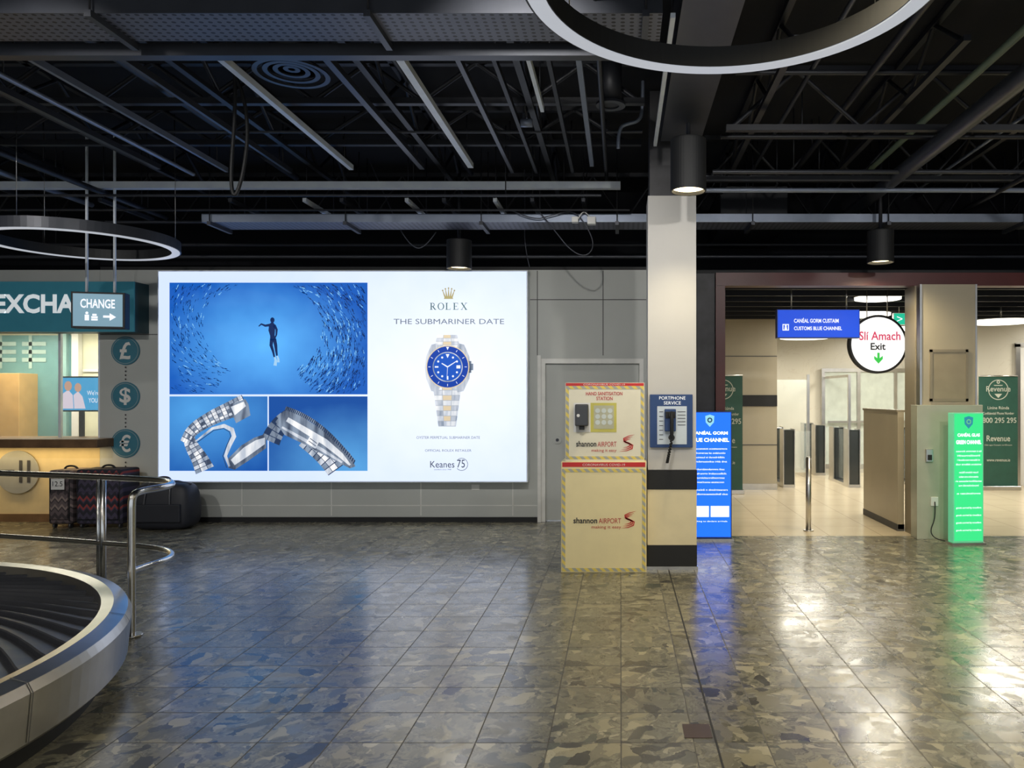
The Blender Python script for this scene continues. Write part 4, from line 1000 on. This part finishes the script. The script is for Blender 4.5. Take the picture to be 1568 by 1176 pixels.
tube(lc, 'drop', [(-2.9, 8.9, 4.3), (-2.6, 8.9, 3.6), (-2.45, 8.9, 3.35), (-2.3, 8.95, 3.28), (-2.15, 8.95, 3.5)], 0.006, M['grey'])
cc = grp('conduit_bend', (0.1, 6.9, 3.6))
tube(cc, 'bend', [(-0.02, 6.85, 3.80), (-0.02, 6.85, 3.98), (0.06, 6.85, 4.02), (0.16, 6.85, 4.04), (0.2, 6.85, 4.12), (0.2, 6.85, 4.4)], 0.016, M['alu'])
cm = grp('security_camera', (-0.8, 6.6, 3.9))
cyl(cm, 'mount', (-0.82, 6.6, 3.98), 0.02, 0.42, M['grey'], seg=16)
cyl(cm, 'body', (-0.85, 6.55, 3.92), 0.035, 0.10, M['alu'], 'X', 20)
box(cm, 'bracket', -0.83, -0.81, 6.54, 6.61, 3.94, 4.0, M['grey'])

def ring(name, x, y, z, R):
    g = grp(name, (x, y, z))
    annulus(g, 'housing', (x, y, z), R-0.085, R, 0.10, M['black'])
    annulus(g, 'diffuser', (x, y, z-0.006), R-0.080, R-0.006, 0.008, emat('ring_diffuser', (0.55, 0.58, 0.64), 0.75))
    annulus(g, 'outer_lip', (x, y, z), R, R+0.006, 0.10, M['grey'])
    for i in range(3):
        a = 0.5+i*2*math.pi/3
        cyl(g, 'wire_%d' % i, (x+(R-0.05)*math.cos(a), y+(R-0.05)*math.sin(a), z+0.1), 0.003, 4.4-z-0.1, M['steel'], seg=6)
    return g
ring('ring_pendant_light', 0.45, 3.09, 3.25, 0.85)
ring('ring_pendant_light', -5.40, 7.7, 3.10, 0.86)

va = grp('ceiling_air_diffuser', (-2.44, 5.7, 3.95))
cyl(va, 'neck', (-2.44, 5.7, 4.02), 0.16, 0.38, M['dark'])
for i, r in enumerate((0.27, 0.20, 0.13, 0.06)):
    annulus(va, 'cone_%d' % i, (-2.44, 5.7, 3.98+0.012*i), max(0.0, r-0.035), r, 0.012, M['grey'], 48)
cyl(va, 'plate', (-2.44, 5.7, 4.02), 0.22, 0.01, M['dark'])
va2 = grp('ceiling_air_diffuser', (-0.08, 6.3, 3.95))
cyl(va2, 'neck', (-0.08, 6.3, 3.98), 0.09, 0.42, M['dark']); annulus(va2, 'rim', (-0.08, 6.3, 3.97), 0.07, 0.12, 0.02, M['grey'], 40)

def downlight(x, y, z, r, h, power, col=(1, 0.88, 0.66), cone=150):
    g = grp('cylinder_downlight', (x, y, z))
    annulus(g, 'shell', (x, y, z), r-0.012, r, h, M['black'], 40)
    cyl(g, 'top', (x, y, z+h), r, 0.01, M['black'])
    cyl(g, 'lamp', (x, y, z+0.03), r-0.014, 0.02, emat('lamp_glow', (1.0, 0.82, 0.50), 6.0))
    cyl(g, 'stem', (x, y, z+h+0.01), 0.02, max(0.01, 4.4-z-h-0.01), M['dark'], seg=12)
    ld = bpy.data.lights.new('downlight_beam', 'SPOT'); ld.energy = power; ld.color = col
    ld.spot_size = math.radians(cone); ld.spot_blend = 0.8; ld.shadow_soft_size = r*0.8
    lo_ = bpy.data.objects.new('beam', ld); S.collection.objects.link(lo_); lo_.parent = g; lo_.location = (0, 0, 0.015)
WR = (1, 0.85, 0.56); WN = (1, 0.95, 0.86)
downlight(0.57, 6.45, 3.31, 0.15, 0.42, 110, WR, 110)
downlight(-1.89, 9.0, 3.08, 0.145, 0.32, 60, WN)
downlight(2.81, 8.30, 3.03, 0.14, 0.33, 210, WR)
for (x, y, e, c) in ((-2.6, 2.2, 150, WN), (2.6, 1.6, 300, WR), (3.0, 5.2, 330, WR), (-6.4, 2.5, 190, WN), (5.6, 3.6, 270, WR), (0.0, -0.8, 300, WN), (-3.5, -1.0, 300, WN), (3.8, -1.0, 280, WN), (6.3, 7.0, 180, WR), (0.9, 3.2, 120, WR)):  # unseen downlights, added out of view to light the hall
    downlight(x, y, 3.55, 0.14, 0.33, e, c)
tk_ = grp('added_wall_wash_spots', (-1.0, 3.3, 4.1))  # track and tilted spots added out of view to brighten the back wall
box(tk_, 'track', -6.5, 4.5, 3.28, 3.32, 4.05, 4.09, M['black'])
for i in range(6): cyl(tk_, 'track_hanger_%d' % i, (-6.2+2.1*i, 3.3, 4.09), 0.006, 0.31, M['dark'], seg=8)
for i, (x, tx, tz, e) in enumerate(((-6.0, -6.3, 1.3, 250), (-3.4, -3.6, 0.6, 190), (-0.6, -0.5, 1.6, 300), (1.6, 1.2, 1.6, 180), (3.6, 4.2, 1.4, 200))):
    c0 = Vector((x, 3.3, 3.93)); dr = (Vector((tx, 9.6, tz))-c0).normalized()
    ob = cyl(tk_, 'head_%d' % i, (0, 0, 0), 0.06, 0.16, M['black'], 'Z', 24)
    ob.data.transform(Matrix.Translation(PL[tk_.name]))
    ob.location = c0-PL[tk_.name]-dr*0.10; ob.rotation_euler = dr.to_track_quat('Z', 'Y').to_euler()
    cyl(tk_, 'stem_%d' % i, (x, 3.3, 3.95), 0.012, 0.1, M['black'], seg=10)
    ld = bpy.data.lights.new('spot_beam', 'SPOT'); ld.energy = e; ld.color = (1, 0.96, 0.90); ld.spot_size = math.radians(70); ld.spot_blend = 0.9; ld.shadow_soft_size = 0.06
    o = bpy.data.objects.new('spot_%d' % i, ld); S.collection.objects.link(o); o.parent = tk_
    o.location = c0-PL[tk_.name]+dr*0.07; o.rotation_euler = dr.to_track_quat('-Z', 'Y').to_euler()

def area(name, loc, size, energy, col, rot=(0, 0, 0)):
    ld = bpy.data.lights.new(name, 'AREA'); ld.energy = energy; ld.color = col; ld.shape = 'RECTANGLE'; ld.size = size[0]; ld.size_y = size[1]
    o = bpy.data.objects.new(name, ld); S.collection.objects.link(o); o.location = loc; o.rotation_euler = rot
area('booth_lamp', (-8.0, 10.7, 2.58), (2.5, 0.8), 75, (1, 0.93, 0.72))
area('counter_lamp', (-8.0, 9.5, 0.945), (3, 0.1), 12, (1, 0.75, 0.35))

wd = bpy.data.worlds.new('hall_ambient'); S.world = wd; wd.use_nodes = True
wd.node_tree.nodes['Background'].inputs[0].default_value = (0.88, 0.94, 1.0, 1)
wd.node_tree.nodes['Background'].inputs[1].default_value = 0.72

cam = bpy.data.cameras.new('camera'); co = bpy.data.objects.new('camera', cam); S.collection.objects.link(co)
co.location = (0, 0, 1.6); co.rotation_euler = (math.radians(90), 0, 0)
cam.sensor_width = 36; cam.lens = 27; cam.shift_x = -0.1059; cam.shift_y = 0.0108; cam.clip_start = 0.05
S.camera = co
